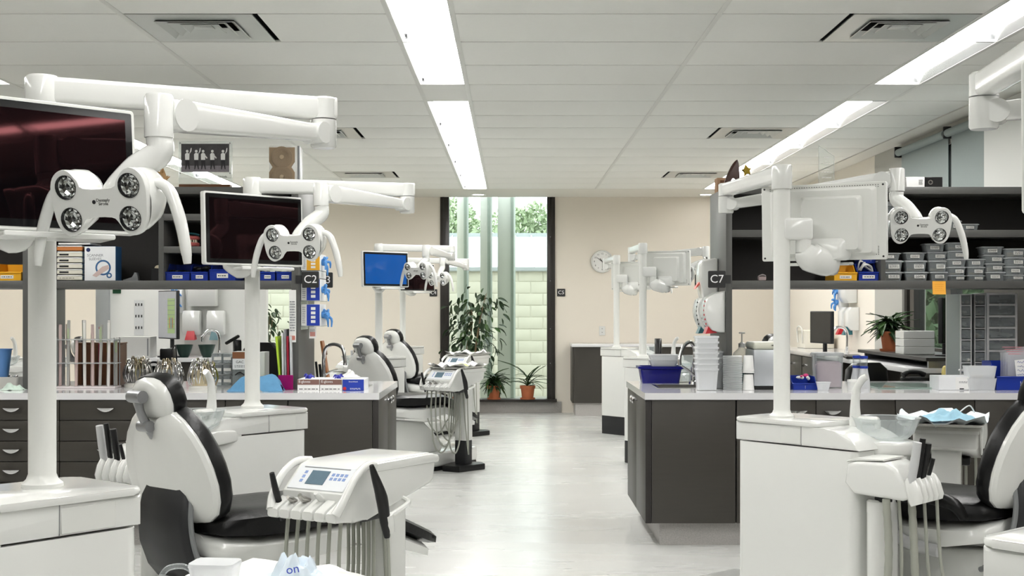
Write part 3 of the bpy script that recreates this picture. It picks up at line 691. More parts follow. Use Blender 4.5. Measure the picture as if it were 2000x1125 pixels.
    for x, hw, z0, z1 in ((0.0, 0.030, 1.797, 1.862), (0.06, 0.029, 1.80, 1.862), (L*0.5, 0.026, 1.802, 1.860), (L - 0.03, 0.026, 1.802, 1.858), (L + 0.03, 0.024, 1.802, 1.858)):
        secs.append([A @ Vector((x, (z0 + z1)/2 + b_, a_)) for a_, b_ in rrect(hw*2, z1 - z0, 0.012, 3)])
    mb.loft(secs)
    arm = mb.obj('swivel_arm', WHITE, root, angle=45)
    E = a_dir*L
    mb = MB(); mb.lathe([(0.0, 1.858), (0.028, 1.858), (0.033, 1.853), (0.033, 1.803)], 20, o=(E.x, E.y, 0))
    mb.obj('joint_block', WHITE, arm)
    # spring arm
    K = P(knuckle); S = Vector((E.x, E.y, 1.765)); sd = (K - S); sl = sd.length
    side = sd.cross(Vector((0, 0, 1))).normalized()
    B = frame(S, sd, (0, 0, 1))
    mb = MB(); mb.lathe([(0.0, 1.800), (0.033, 1.800), (0.033, 1.733), (0.029, 1.728), (0.0, 1.728)], 20, o=(E.x, E.y, 0))
    secs = []
    for x, hw, hh in ((0.02, 0.022, 0.021), (0.08, 0.023, 0.022), (sl*0.55, 0.026, 0.029), (sl - 0.09, 0.027, 0.034), (sl - 0.02, 0.026, 0.033)):
        secs.append([B @ Vector((x, b_, a_)) for a_, b_ in rrect(hw*2, hh*2, 0.009, 3)])
    mb.loft(secs)
    for x, r_ in ((0.03, 0.027), (sl - 0.055, 0.036)):
        c = S + sd.normalized()*x; mb.cyl(c - side*0.030, c + side*0.030, r_, n=20)
    sp = mb.obj('spring_arm', WHITE, root, angle=45)
    mb = MB(); mb.lathe([(0.0, 0.043), (0.028, 0.042), (0.031, 0.037), (0.031, -0.052), (0.0, -0.052)], 20, o=K)
    # neck down to the head
    Hc = P(head_c); n = D(head_n).normalized(); upv = D(head_up); xh = upv.cross(n).normalized()
    Mh = frame(Hc, xh, n.cross(xh))
    back = Mh @ Vector((0.0, 0.012, -0.045))
    k0 = K + Vector((0, 0, -0.05)); mid = k0 + (back - k0)*0.45 + Vector((0, 0, -0.012))
    mb.tube([k0, k0 + Vector((0, 0, -0.035)), mid, back + (mid - back)*0.3, back], [0.028, 0.030, 0.030, 0.028, 0.022], 14)
    mb.tube([Mh @ Vector((-0.07, 0.012, -0.06)), back, Mh @ Vector((0.07, 0.012, -0.06))], 0.016, 10)
    mb.obj('lamp_neck', WHITE, sp, angle=45)
    lamp_head(root, Mh)
    # monitor, bracket
    mc = P(mon_c); md = D((math.cos(R(mon_dir)), math.sin(R(mon_dir)), 0))
    Mm = frame(mc, md, (0, 0, 1)) @ Matrix.Rotation(R(-tilt), 4, 'X')
    mo = monitor(root, Mm, screen)
    rear = Mm @ Vector((-0.04, -0.02, -0.075)); low = Mm @ Vector((-0.03, -0.15, -0.05))
    br = MB(); out = Vector((rear.x, rear.y, 0)); out = out.normalized() if out.length > 0.02 else (-md).normalized()
    e0 = out*0.085
    Mb = frame((0, 0, 0), out, (0, 0, 1))
    br.box((0.055, 1.62, 0), (0.12, 0.085, 0.068), 0.012, 2, Mb)
    br.cyl((e0.x, e0.y, 1.60), (e0.x, e0.y, 1.53), 0.030, n=18)
    tip = Vector((low.x, low.y, 0))
    br.tube([(e0.x, e0.y, 1.545), (e0.x + (tip.x - e0.x)*0.25, e0.y + (tip.y - e0.y)*0.25, 1.515), (tip.x, tip.y, 1.487), (tip.x + md.x*0.03, tip.y + md.y*0.03, 1.48)], [0.034, 0.058, 0.052, 0.024], 14)
    br.loft([[(x + dx, y + dy, z) for x, y in rrect(a_, b_, 0.02, 3)] for z, a_, b_, dx, dy in ((-0.05, 0.17, 0.10, -0.03, -0.10), (-0.085, 0.13, 0.08, -0.03, -0.11), (-0.098, 0.10, 0.06, -0.03, -0.115))], M=Mm)
    br.obj('monitor_bracket', WHITE, root, angle=50)
    # assistant console
    C0 = Vector((-0.46, 0.05, 0)); cx = Vector((-0.99, -0.12, 0)).normalized(); cyv = Vector((-cx.y, cx.x, 0))
    MB().lathe([(0.0, 0.645), (0.032, 0.645), (0.040, 0.638), (0.040, 0.60), (0.039, 0.598), (0.039, 0.0), (0.0, 0.0)], 22, o=C0).obj('console_column', WHITE, root)
    Mc = frame(C0, cx, (0, 0, 1)); Mc = Mc   # local x along console, y up, z sideways
    prof = [(-0.085, 0.705), (-0.075, 0.772), (-0.04, 0.783), (0.07, 0.786), (0.11, 0.768), (0.15, 0.705), (0.158, 0.672), (0.13, 0.660), (-0.05, 0.668)]
    con = MB().prism(prof, -0.088, 0.088, 0.014, 3, Mc).obj('assistant_console', WHITE, root, angle=45)
    MB().prism([(-0.078, 0.776), (-0.04, 0.787), (0.06, 0.7895), (0.06, 0.796), (-0.04, 0.794), (-0.08, 0.782)], -0.078, 0.078, 0.003, 2, Mc).obj('cover', PANELW, con)
    MB().cyl((0.02, 0.662, 0), (0.02, 0.640, 0), 0.030, n=16, M=Mc).obj('swivel', CHAR, con)
    for i in range(5):
        w_ = -0.08 + i*0.04
        MB().loft([[Mc @ Vector((0.168 + dx + a_, zz + b_*0.6, w_ + c_)) for a_, b_, c_ in [(0.026*math.cos(q)*s, 0.016*math.cos(q)*s, 0.0165*math.sin(q)*s) for q in [2*math.pi*k/12 for k in range(12)]]] for zz, dx, s in ((0.652, 0.012, 0.75), (0.668, 0.010, 1.0), (0.705, 0.0, 0.95), (0.735, -0.012, 0.7), (0.742, -0.016, 0.4))]).obj('holder', WHITE, con)
    tools = [(0, mat('silver_plastic', (196, 197, 198), 0.3), 0.014, 0.15), (1, BLACKPL, 0.010, 0.16), (2, BLACKPL, 0.012, 0.14), (3, BLACKPL, 0.007, 0.085)]
    for i, m_, r_, h_ in tools:
        w_ = 0.08 - i*0.04
        MB().tube([Mc @ Vector((0.160, 0.715, w_)), Mc @ Vector((0.172, 0.715 + h_*0.5, w_)), Mc @ Vector((0.184, 0.715 + h_, w_))], [r_*0.9, r_*1.1, r_], 12).obj('handpiece', m_, con)
    for i in range(5):
        w_ = 0.08 - i*0.04; thick = i in (0, 2); rr = 0.0145 if thick else 0.006
        f0 = Mc @ Vector((0.07 + 0.027*i, 0.662, w_)); f1 = Mc @ Vector((0.075 + 0.030*i, 0.45, w_*0.9)); f2 = Mc @ Vector((0.06 + 0.04*i, 0.16, w_*1.2)); f3 = Mc @ Vector((0.02, 0.10, w_*0.8)); f4 = Mc @ Vector((-0.03, 0.2, w_*0.4))
        pts = catmull([f0, f1, f2, f3, f4], 10)
        rs = [rr*(1.0 if k % 2 else 0.9) for k in range(len(pts))] if thick else rr
        MB().tube(pts, rs, 10, per=(1 if not thick else 3)).obj('hose', HOSE, con)
    return root

# ------------------------------------------------------------------ patient chair
def dental_chair(loc, yaw, label, arm=True, plate=1.0):
    root = thing('dental_chair', loc, R(yaw), label, 'dental chair', 'black and white dental chairs')
    XZ = frame((0, 0, 0), (1, 0, 0), (0, 0, 1))
    MB().prism([(-0.26, -0.14), (-0.20, -0.17), (0.5, -0.17), (1.22*plate, -0.14), (1.34*plate, -0.06), (1.34*plate, 0.2), (1.26*plate, 0.28), (0.5, 0.25), (-0.2, 0.17), (-0.26, 0.12)], 0.035, 0.145, 0.02, 3).obj('floor_plate', WHITE, root)
    MB().prism([(-0.25, -0.13), (0.5, -0.165), (1.22*plate, -0.135), (1.335*plate, -0.05), (1.335*plate, 0.19), (1.26*plate, 0.27), (0.5, 0.245), (-0.25, 0.11)], 0.0, 0.037, 0.002, 1).obj('plate_edge', BLACKPL, root)
    # lift body
    MB().prism([(-0.10, 0.14), (0.62, 0.14), (0.66, 0.20), (0.50, 0.30), (0.42, 0.40), (0.0, 0.44), (-0.12, 0.38), (-0.14, 0.25)], -0.11, 0.11, 0.02, 3, XZ).obj('lift_body', WHITE, root)
    # seat shell and cushion : sections along x
    st = [(x, w, a + 0.02, b + 0.03, c + 0.035) for x, w, a, b, c in [(-0.06, 0.150, 0.475, 0.535, 0.585), (-0.02, 0.215, 0.455, 0.525, 0.607), (0.10, 0.250, 0.430, 0.515, 0.610), (0.25, 0.255, 0.415, 0.510, 0.600), (0.42, 0.240, 0.420, 0.515, 0.598), (0.56, 0.215, 0.430, 0.510, 0.592), (0.72, 0.190, 0.400, 0.470, 0.545), (0.88, 0.170, 0.350, 0.410, 0.478), (1.00, 0.155, 0.310, 0.362, 0.425), (1.07, 0.13, 0.300, 0.340, 0.395), (1.10, 0.09, 0.305, 0.332, 0.372)]]
    def sec(x, w, z0, z1, crown=0.0, n=9):
        top = [(-w + 2*w*k/(n-1), z1 - crown*(1 - (2*k/(n-1) - 1)**2) - (0.030 if k in (0, n-1) else 0.006 if k in (1, n-2) else 0)) for k in range(n)]
        bot = [(w*0.97, z0 + 0.006), (w*0.6, z0), (-w*0.6, z0), (-w*0.97, z0 + 0.006)]
        return [(x, y, z) for y, z in top + bot]
    MB().loft([sec(x, w, zm, zt, 0.012) for x, w, zs, zm, zt in st]).obj('seat_cushion', BLACKLEATHER, root, angle=60)
    MB().loft([sec(x, w*0.985, zs, zm + 0.002, 0.0) for x, w, zs, zm, zt in st[:9]]).obj('seat_shell', WHITE, root, angle=60)
    # backrest
    tilt = R(15); B0 = Matrix.Translation((-0.02, 0, 0.60)) @ Matrix.Rotation(-tilt, 4, 'Y')     # local z up the back, x forward, y left
    out = [(0.10, 0.0), (0.17, 0.012), (0.218, 0.042), (0.245, 0.09), (0.255, 0.15), (0.248, 0.21), (0.228, 0.27), (0.195, 0.325), (0.150, 0.372), (0.105, 0.402), (0.070, 0.412)]
    loop = [(y, z) for y, z in out] + [(0.045, 0.398), (0.0, 0.392), (-0.045, 0.398)] + [(-y, z) for y, z in out[::-1]] + [(0.0, -0.004)]
    cz = 0.18
    def ring(t, s, zs=None, dz=0.0):
        zs = s if zs is None else zs
        return [(t, y*s, cz + (z - cz)*zs + dz) for y, z in loop]
    MB().loft([ring(0.040, 0.84, 0.86), ring(0.032, 0.94, 0.95), ring(0.014, 1.0), ring(-0.008, 1.005), ring(-0.024, 0.99)], M=B0).obj('backrest_cushion', BLACKLEATHER, root, angle=60)
    MB().loft([ring(-0.018, 0.975, 0.98), ring(-0.034, 0.965, 0.97), ring(-0.046, 0.92, 0.93), ring(-0.064, 0.62, 0.86), ring(-0.068, 0.56, 0.82), ring(-0.074, 0.3, 0.6)], M=B0).obj('backrest_shell', WHITE, root, angle=24)
    # curved dark bracket behind the hips
    pth = [(-0.10, 0.725), (-0.115, 0.68), (-0.125, 0.61), (-0.115, 0.53), (-0.085, 0.455), (-0.04, 0.40), (0.02, 0.37)]
    loops = []
    for i, (x, z) in enumerate(pth):
        t = Vector((pth[min(i+1, 6)][0] - pth[max(i-1, 0)][0], pth[min(i+1, 6)][1] - pth[max(i-1, 0)][1])).normalized(); nx, nz = -t.y, t.x
        w = (0.105, 0.125, 0.135, 0.14, 0.14, 0.135, 0.12)[i]; k = 0.022
        loops.append([(x + nx*a*k, y, z + nz*a*k) for a, y in ((-1, -w*0.85), (-0.4, -w), (0.6, -w), (1, -w*0.8), (1, w*0.8), (0.6, w), (-0.4, w), (-1, w*0.85))])
    br = MB().loft(loops).obj('hip_bracket', CHAR, root, angle=60)
    for s in (-1, 1):
        MB().tube([(x + 0.012, s*(0.105, 0.125, 0.135, 0.14, 0.14, 0.135, 0.12)[i]*1.0, z) for i, (x, z) in enumerate(pth)], 0.010, 8).obj('bracket_edge', GREYPL, br)
    # headrest
    H0 = B0 @ Matrix.Translation((-0.012, 0, 0.365))
    hl = [(y*0.46, z*0.36) for y, z in [(0.08, 0.0), (0.17, 0.015), (0.225, 0.07), (0.245, 0.16), (0.235, 0.26), (0.20, 0.345), (0.14, 0.40), (0.06, 0.425)]]
    hl = hl + [(-y, z) for y, z in hl[::-1]]
    def hring(t, s, dz=0.0): return [(t, y*s, 0.077 + (z - 0.077)*s + dz) for y, z in hl]
    MB().loft([hring(0.045, 0.8), hring(0.038, 0.93), hring(0.02, 1.0), hring(-0.004, 1.0), hring(-0.016, 0.97)], M=H0).obj('headrest_cushion', BLACKLEATHER, root, angle=60)
    hs = MB().loft([hring(-0.010, 0.93), hring(-0.03, 0.90), hring(-0.048, 0.72), hring(-0.056, 0.4)], M=H0).obj('headrest_shell', WHITE, root, angle=50)
    MB().cyl((-0.078, -0.034, 0.10), (-0.078, 0.034, 0.10), 0.021, n=16, M=H0).obj('headrest_joint', GREYMET, hs); MB().cyl((-0.072, -0.028, -0.005), (-0.072, 0.028, -0.005), 0.019, n=16, M=H0).obj('headrest_joint', GREYMET, hs)
    MB().tube([(-0.072, 0, 0.10), (-0.078, 0, 0.05), (-0.066, 0, 0.0), (-0.05, 0, -0.05)], [0.016, 0.014, 0.016, 0.014], 10, M=H0).obj('headrest_link', GREYMET, hs)
    if arm:
        a = MB().tube([(0.0, 0.285, 0.575), (0.03, 0.30, 0.622), (0.12, 0.305, 0.640), (0.24, 0.30, 0.63), (0.30, 0.295, 0.60)], [0.016, 0.024, 0.027, 0.026, 0.018], 12).obj('armrest_pad', BLACKLEATHER, root)
        MB().tube([(0.30, 0.292, 0.60), (0.335, 0.285, 0.555), (0.31, 0.275, 0.50), (0.24, 0.262, 0.455), (0.12, 0.25, 0.44)], [0.018, 0.020, 0.021, 0.022, 0.024], 10).obj('armrest_bow', mat('silver_plastic', (196, 197, 198), 0.3), a)
    return root

# ------------------------------------------------------------------ instrument cart
LCD = mat('blue_grey_display', (96, 118, 132), 0.2, var=0.1, scale=40)
BTN = mat('pale_blue_button', (128, 150, 196), 0.5, var=0.05)
PANEL2 = mat('control_panel', (226, 229, 232), 0.25, var=0.01)
def instrument_cart(loc, yaw, label, detail=True):
    root = thing('instrument_cart', loc, R(yaw), label, 'instrument cart', 'dentist instrument carts')
    XZ = frame((0, 0, 0), (1, 0, 0), (0, 0, 1))
    W = 0.13
    body = MB().prism([(0.02, 0.83), (0.36, 0.83), (0.385, 0.822), (0.395, 0.805), (0.38, 0.735), (0.36, 0.725), (0.0, 0.655), (-0.06, 0.652), (-0.10, 0.68), (-0.105, 0.745), (-0.02, 0.818)], -W, W, 0.014, 3, XZ).obj('body', WHITE, root, angle=45)
    MB().prism([(0.01, 0.826), (0.37, 0.826), (0.398, 0.82), (0.405, 0.808), (0.40, 0.795), (0.03, 0.80)], -W - 0.006, W + 0.006, 0.006, 2, XZ).obj('top_cover', WHITE, body, angle=45)
    # sloping control panel
    sx = Vector((-0.085, 0, -0.073)).normalized()
    Mp = frame((-0.062, 0, 0.7835), (0, -1, 0), -sx)
    MB().box((0, 0, 0.0), (W*1.7, 0.098, 0.004), 0.0015, 1, Mp).obj('control_panel', PANEL2, root)
    cp = root.children[-1] if False else [c for c in root.children if c.name.startswith('control_panel')][-1]
    MB().box((-0.015, 0.0, 0.0025), (0.072, 0.058, 0.002), 0.001, 1, Mp).obj('display', LCD, cp)
    for i in range(2):
        for j in range(4): MB().box((0.038 + j*0.0165, 0.016 - i*0.017, 0.0022), (0.012, 0.012, 0.001), 0.0005, 1, Mp).obj('button', BTN, cp)
    for i in range(3): MB().box((-0.072, 0.02 - i*0.018, 0.0022), (0.012, 0.012, 0.001), 0.0005, 1, Mp).obj('button', BTN, cp)
    MB().box((0.0, 0.041, 0.0022), (W*1.4, 0.004, 0.0006), 0, 1, Mp).obj('printed_line', GREYPL, cp)
    # side bows
    for s in (-1, 1):
        MB().tube([(0.04, s*W*0.98, 0.822), (-0.02, s*(W + 0.008), 0.824), (-0.08, s*(W + 0.012), 0.792), (-0.13, s*(W + 0.010), 0.735), (-0.155, s*W*0.97, 0.69)], [0.014, 0.013, 0.012, 0.013, 0.016], 10).obj('side_bow', WHITE, body)
    # instrument rest
    for i in range(6):
        y = -W*0.88 + i*W*1.76/5
        MB().loft([[(x, y + a, z + b_) for a, b_ in rrect(0.040, h, 0.008, 2)] for x, z, h in ((-0.085, 0.695, 0.075), (-0.12, 0.690, 0.055), (-0.155, 0.683, 0.036), (-0.163, 0.681, 0.026))]).obj('holder', WHITE, body)
    hp = [(0.115, BLACKPL, [(-0.125, 0.70), (-0.145, 0.745), (-0.165, 0.805)], [0.009, 0.011, 0.008]), (0.06, STEEL, [(-0.10, 0.705), (-0.135, 0.722), (-0.155, 0.732)], [0.009, 0.010, 0.006]), (0.015, STEEL, [(-0.09, 0.71), (-0.135, 0.728), (-0.152, 0.742)], [0.010, 0.011, 0.007]), (-0.035, WHITE, [(-0.09, 0.715), (-0.12, 0.735), (-0.135, 0.75)], [0.010, 0.010, 0.008])]
    for y, m_, p, rs in hp:
        h = MB().tube([(x, y, z) for x, z in p], rs, 10).obj('handpiece', m_, root)
        MB().tube([(p[0][0], y, p[0][1] - 0.02), (p[0][0] + 0.01, y, p[0][1] - 0.05)], 0.007, 8).obj('connector', CHAR, h)
    # camera handpiece on a side hook
    hk = MB().tube([(0.20, -0.12, 0.70), (0.17, -0.17, 0.69), (0.06, -0.185, 0.67), (0.03, -0.185, 0.665)], 0.008, 8).obj('hook_arm', WHITE, root)
    MB().tube([(0.03, -0.185, 0.60), (0.02, -0.185, 0.65), (0.0, -0.185, 0.73), (-0.035, -0.185, 0.80), (-0.05, -0.183, 0.835)], [0.009, 0.017, 0.019, 0.012, 0.007], 10).obj('camera_handpiece', BLACKPL, root)
    MB().tube([(0.042, -0.187, 0.615), (0.032, -0.187, 0.645), (0.024, -0.187, 0.672)], [0.015, 0.021, 0.021], 12).obj('handpiece_sleeve', WHITE, root)
    # hoses
    for i in range(6):
        y = -W*0.8 + i*W*1.6/5; lo = 0.16 + 0.05*((i*3) % 4)
        MB().tube([(-0.10, y, 0.665), (-0.11, y, 0.50), (-0.08, y*0.9, lo + 0.08), (0.02, y*0.75, lo), (0.11, y*0.6, lo + 0.09), (0.14, y*0.5, 0.45), (0.14, y*0.5, 0.67)], 0.0062, 8, per=7).obj('hose', HOSE, root)
    MB().tube([(0.032, -0.186, 0.60), (0.05, -0.18, 0.45), (0.09, -0.16, 0.2), (0.15, -0.12, 0.16), (0.2, -0.06, 0.4), (0.22, -0.03, 0.7)], 0.0055, 8, per=7).obj('hose', HOSE, root)
    MB().box((0.10, 0.0, 0.652), (0.12, 0.18, 0.03), 0.008, 2).obj('underside_block', CHAR, body)
    # leg and foot
    MB().prism(rrect(0.105, 0.12, 0.018, 4, 0.27, 0.0), 0.24, 0.735, 0.002, 1).obj('leg', WHITE, root)
    MB().prism(rrect(0.10, 0.115, 0.016, 4, 0.27, 0.0), 0.05, 0.24, 0.002, 1).obj('leg_foot', CHAR, root)
    MB().prism([(0.08, -0.08), (0.36, -0.15), (0.42, -0.09), (0.42, 0.09), (0.36, 0.15), (0.08, 0.08)], 0.0, 0.05, 0.008, 2).obj('foot_plate', BLACKPL, root)
    return root

dental_unit((-1.105, 2.97), 50, (-0.483, 3.236), (-0.769, 2.75, 1.742), (-0.8836, 2.70, 1.545), (-0.30, -0.93, -0.2), (-1.066, 2.83, 1.640), 45, SCRB, 'nearest dental unit at the left edge, dark screen reflecting a red streak', tilt=4.2)
dental_unit((-1.09, 5.30), 50, (-0.455, 5.475), (-0.764, 5.05, 1.778), (-0.865, 4.95, 1.572), (-0.28, -0.94, -0.2), (-1.067, 5.245, 1.642), 46, SCRB, 'dental unit with black screen in front of the left island, behind the near chair')
dental_unit((-1.139, 10.8), 50, (-0.53, 11.05), (-0.72, 10.55, 1.80), (-0.80, 10.45, 1.62), (-0.55, -0.8, -0.2), (-1.06, 10.62, 1.64), 44, SCRBLUE, 'dental unit with bright blue screen beyond the left island')
dental_unit((-1.19, 13.75), 50, (-0.507, 14.0), (-0.745, 13.5, 1.83), (-0.80, 13.4, 1.62), (-0.55, -0.8, -0.2), (-1.02, 13.6, 1.64), 44, SCRB, 'farthest dental unit on the left, beside the C4 sign')
dental_unit((1.032, 4.83), 130, (0.929, 5.48), (1.57, 5.15, 1.845), (1.62, 5.0, 1.643), (-0.05, -0.97, -0.22), (1.22, 4.93, 1.652), 151, SCRB, 'near right dental unit with its white monitor back and lamp facing us')
dental_unit((1.109, 10.7), 130, (1.07, 11.3), (1.66, 10.8, 1.80), (1.43, 10.75, 1.60), (-0.4, -0.9, -0.2), (1.30, 10.75, 1.652), 148, SCRB, 'nearer of the two white dental units beyond the right island')
dental_unit((1.093, 13.2), 130, (1.03, 13.85), (1.68, 13.3, 1.80), (1.48, 13.25, 1.60), (-0.4, -0.9, -0.2), (1.27, 13.25, 1.652), 148, SCRB, 'farthest right dental unit, in front of the wall clock')
dental_unit((1.03, 2.27), 130, (1.08, 2.89), (1.72, 2.62, 1.80), (1.80, 2.5, 1.6), (-0.1, -0.97, -0.2), (1.22, 2.37, 1.652), 151, SCRB, 'closest right dental unit, cropped by the right picture edge')
def chair_at(pole, yaw, label, dx=0.0, **k):
    c, s = math.cos(R(yaw)), math.sin(R(yaw)); x, y = -0.74 + dx, -0.62
    return dental_chair((pole[0] + c*x - s*y, pole[1] + s*x + c*y, 0), yaw, label, **k)
chair_at((-1.09, 5.30), 50, 'large black and white dental chair in the left foreground, seen from behind')
chair_at((-1.08, 10.86), 52, 'dental chair beside the unit with the blue screen', plate=0.85)
chair_at((-1.14, 13.8), 52, 'farthest dental chair on the left, beside the C4 sign', plate=0.85)
chair_at((0.86, 4.80), 130, 'dental chair at the right edge behind the assistant console')
chair_at((1.109, 10.7), 130, 'dental chair beyond the right island, mostly hidden by the dispensers')
instrument_cart((-0.566, 4.018, 0), 60, 'instrument cart with control panel in the left foreground')
instrument_cart((-0.53, 10.05, 0), 60, 'instrument cart with paper lined tray beyond the left island')
instrument_cart((-0.54, 12.8, 0), 60, 'farthest instrument cart, in front of the tall window plants')
instrument_cart((1.95, 5.62, 0), -112, 'instrument cart at the right edge under the blue lined tray')
instrument_cart((-0.50, 2.02, 0), 62, 'closest instrument cart, only its tray showing at the bottom edge')
# ------------------------------------------------------------------ small things: helpers
def onto(x, Y, z=ZT): return ((x - VX)*Y/F, Y, z)
def wid(p, Y): return p*Y/F
def ink_lines(name, parent, M, w, h, n, m=INK, seed=1, thick=None, gap=0.15):
    """rows of tiny printed dashes (too small to read)"""
    r_ = random.Random(seed); mb = MB(); t = thick or h/(n*2.2)
    for i in range(n):
        y = h/2 - h*(i + 0.5)/n; x = -w/2
        while x < w/2 - w*0.06:
            L = w*r_.uniform(0.08, 0.22); L = min(L, w/2 - x)
            mb.box((x + L/2, y, 0.0002), (L, t, 0.0003), 0, 1, M); x += L + w*gap*r_.uniform(0.2, 0.6)
        if r_.random() < 0.2: continue
    return tag(mb.obj(name, m, parent), kind='stuff')
def carton(name, x0, x1, y0, y1, Y, depth, mfront, label, cat, msides=None, base=None, group=None, bev=0.001):
    a = at(x0, y0, Y); b = at(x1, y1, Y); z0 = base if base is not None else b.z; w = b.x - a.x; h = a.z - z0
    t = thing(name, ((a.x + b.x)/2, Y, z0), 0, label, cat, group)
    MB().box((0, depth/2, h/2), (w, depth, h), bev, 1).obj('box', msides or mfront, t)
    MB().box((0, -0.0006, h/2), (w*0.985, 0.0012, h*0.985), 0, 1).obj('front', mfront, t)
    return t, w, h
def bin_box(x0, x1, y1, Y, h, depth, m, label, group, base, tagw=0.5, rz=0):
    """open-fronted stacking bin with a low front lip and label"""
    a = at(x0, y1, Y); b = at(x1, y1, Y); w = b.x - a.x
    t = thing('storage_bin', ((a.x + b.x)/2, Y, base), rz, label, 'bin', group)
    e = 0.004; mb = MB()
    mb.box((0, depth/2, e/2), (w*0.94, depth, e))
    mb.box((0, depth - e/2, h/2), (w*0.96, e, h))
    YZ = frame((0, 0, 0), (0, 1, 0), (0, 0, 1))
    for s in (-1, 1):
        mb.prism([(0, 0), (depth, 0), (depth, h), (depth*0.38, h), (depth*0.14, h*0.52), (-0.01, h*0.48)], s*(w/2 - e) - e/2, s*(w/2 - e) + e/2, 0, 1, YZ)
    mb.box((0, -0.004, h*0.24), (w*0.96, e, h*0.48), 0.001, 1)
    mb.box((0, -0.007, h*0.47), (w*1.0, 0.010, 0.008), 0.002, 1)
    mb.obj('shell', m, t)
    l = MB().box((0, -0.0068, h*0.22), (w*tagw, 0.0012, h*0.2)).obj('label_strip', LABELM, t)
    ink_lines('print', l, frame((0, -0.0076, h*0.22), *FRONT), w*tagw*0.8, h*0.1, 1, seed=int(x0))
    return t, w
def lumps(name, parent, m, w, d, z, n, r, seed=2, cy=None):
    r_ = random.Random(seed); mb = MB()
    for _ in range(n):
        q = r*r_.uniform(0.6, 1.3)
        mb.ell((r_.uniform(-w/2, w/2), (cy if cy is not None else d/2) + r_.uniform(-d/2, d/2)*0.7, z + r_.uniform(0, r)), (q*r_.uniform(0.7, 1.6), q, q*r_.uniform(0.5, 0.9)), u=8, v=6)
    return tag(mb.obj(name, m, parent), kind='stuff')
def crumple(name, loc, w, d, h, m, label, cat, seed, parent=None, rz=0.0, sharp=False, soft=False):
    """folded cloth, glove or paper: a height-field sheet with folds and a ragged rim"""
    r_ = random.Random(seed); n = 18; ph = [r_.uniform(0, 6.28) for _ in range(6)]; b = bmesh.new(); g = []
    for i in range(n):
        rowv = []
        for j in range(n):
            u = i/(n-1)*2 - 1; v = j/(n-1)*2 - 1; rad = math.sqrt(u*u*0.9 + v*v*0.9)
            env = max(0.0, 1 - rad**2.4) if not sharp else max(0.15, 1 - rad**4)
            f = 0.5 + 0.25*math.sin(5*u + 3*v + ph[0]) + 0.2*math.sin(9*v - 4*u + ph[1]) + 0.12*math.sin(15*u + ph[2]) * math.sin(13*v + ph[3])
            if soft: env = max(0.0, 1 - rad**3)**0.6; f = 0.72 + 0.22*u + 0.10*math.sin(4*u + 2*v + ph[0]) + 0.06*math.sin(9*u - 5*v + ph[1])
            k = 1 + 0.10*math.sin(6*math.atan2(v, u) + ph[4]) + 0.05*math.sin(11*math.atan2(v, u) + ph[5])
            rowv.append(b.verts.new((u*w/2*k, v*d/2*k, max(0.001, h*env*max(0.05, f)))))
        g.append(rowv)
    for i in range(n-1):
        for j in range(n-1): b.faces.new((g[i][j], g[i+1][j], g[i+1][j+1], g[i][j+1]))
    bot = [[b.verts.new((q.co.x*0.97, q.co.y*0.97, 0.0)) for q in rr] for rr in g] if False else None
    mb = MB(); mb._add(b)
    o = mb.obj(name, m, parent, angle=70, loc=loc, rz=rz)
    if parent is None: tag(o, label, cat)
    return o
def glove_bunch(name, parent, c, s, m, seed, direction=(0, 0, 1)):
    """a crumpled glove pulled half out of a box: palm lump with floppy fingers"""
    r_ = random.Random(seed); mb = MB(); d = Vector(direction).normalized(); c = Vector(c)
    mb.ell(c + d*s*0.3, (s*0.5, s*0.5, s*0.45), u=10, v=8)
    for k in range(6):
        a = d.orthogonal().normalized(); a = Matrix.Rotation(k*1.05 + r_.random()*0.5, 3, d) @ a
        p0 = c + d*s*0.3 + a*s*0.2; p1 = c + d*s*r_.uniform(0.4, 1.0) + a*s*0.7; p2 = p1 + a*s*0.35 + Vector((0, 0, -s*r_.uniform(0.2, 0.8)))
        mb.tube([p0, p1, p2], [s*0.22, s*0.17, s*0.09], 7, per=3)
    return mb.obj(name, m, parent)

# ------------------------------------------------------------------ left shelf unit contents
SZ = 1.474
bin_box(-14, 43, 540, 7.3, 0.10, 0.2, YELLOWBIN, 'yellow storage bin at the far left of the left shelf', 'yellow storage bins', SZ, 0.45)
# paper tray tower
t = thing('paper_tray_tower', onto(136, 7.32, SZ), 0, 'stack of cream paper trays with black label strips beside the white box', 'paper trays')
w = wid(50, 7.32); CREAM = mat('cream_paper', (226, 222, 208), 0.6)
for k in range(6):
    z = 0.004 + k*0.034
    tr = MB().box((0, 0.13, z + 0.012), (w, 0.26, 0.022), 0.002, 1).obj('tray', CREAM if k != 5 else mat('orange_folder', (196, 120, 60), 0.6), t)
    MB().box((0, 0.125, z + 0.027), (w*0.96, 0.25, 0.006), 0, 1).obj('paper_layer', PAPER, tr)
    if 0 < k < 5: MB().box((-w*0.22, -0.0006, z + 0.012), (w*0.36, 0.001, 0.010)).obj('label_strip', INK, tr)
    elif k == 0: ink_lines('print', tr, frame((-w*0.1, -0.0002, z + 0.012), *FRONT), w*0.6, 0.006, 1)
sh = MB().box((0.02, 0.12, 0.216), (w*1.25, 0.2, 0.010), 0.001, 1).obj('loose_folder', PAPER, t)
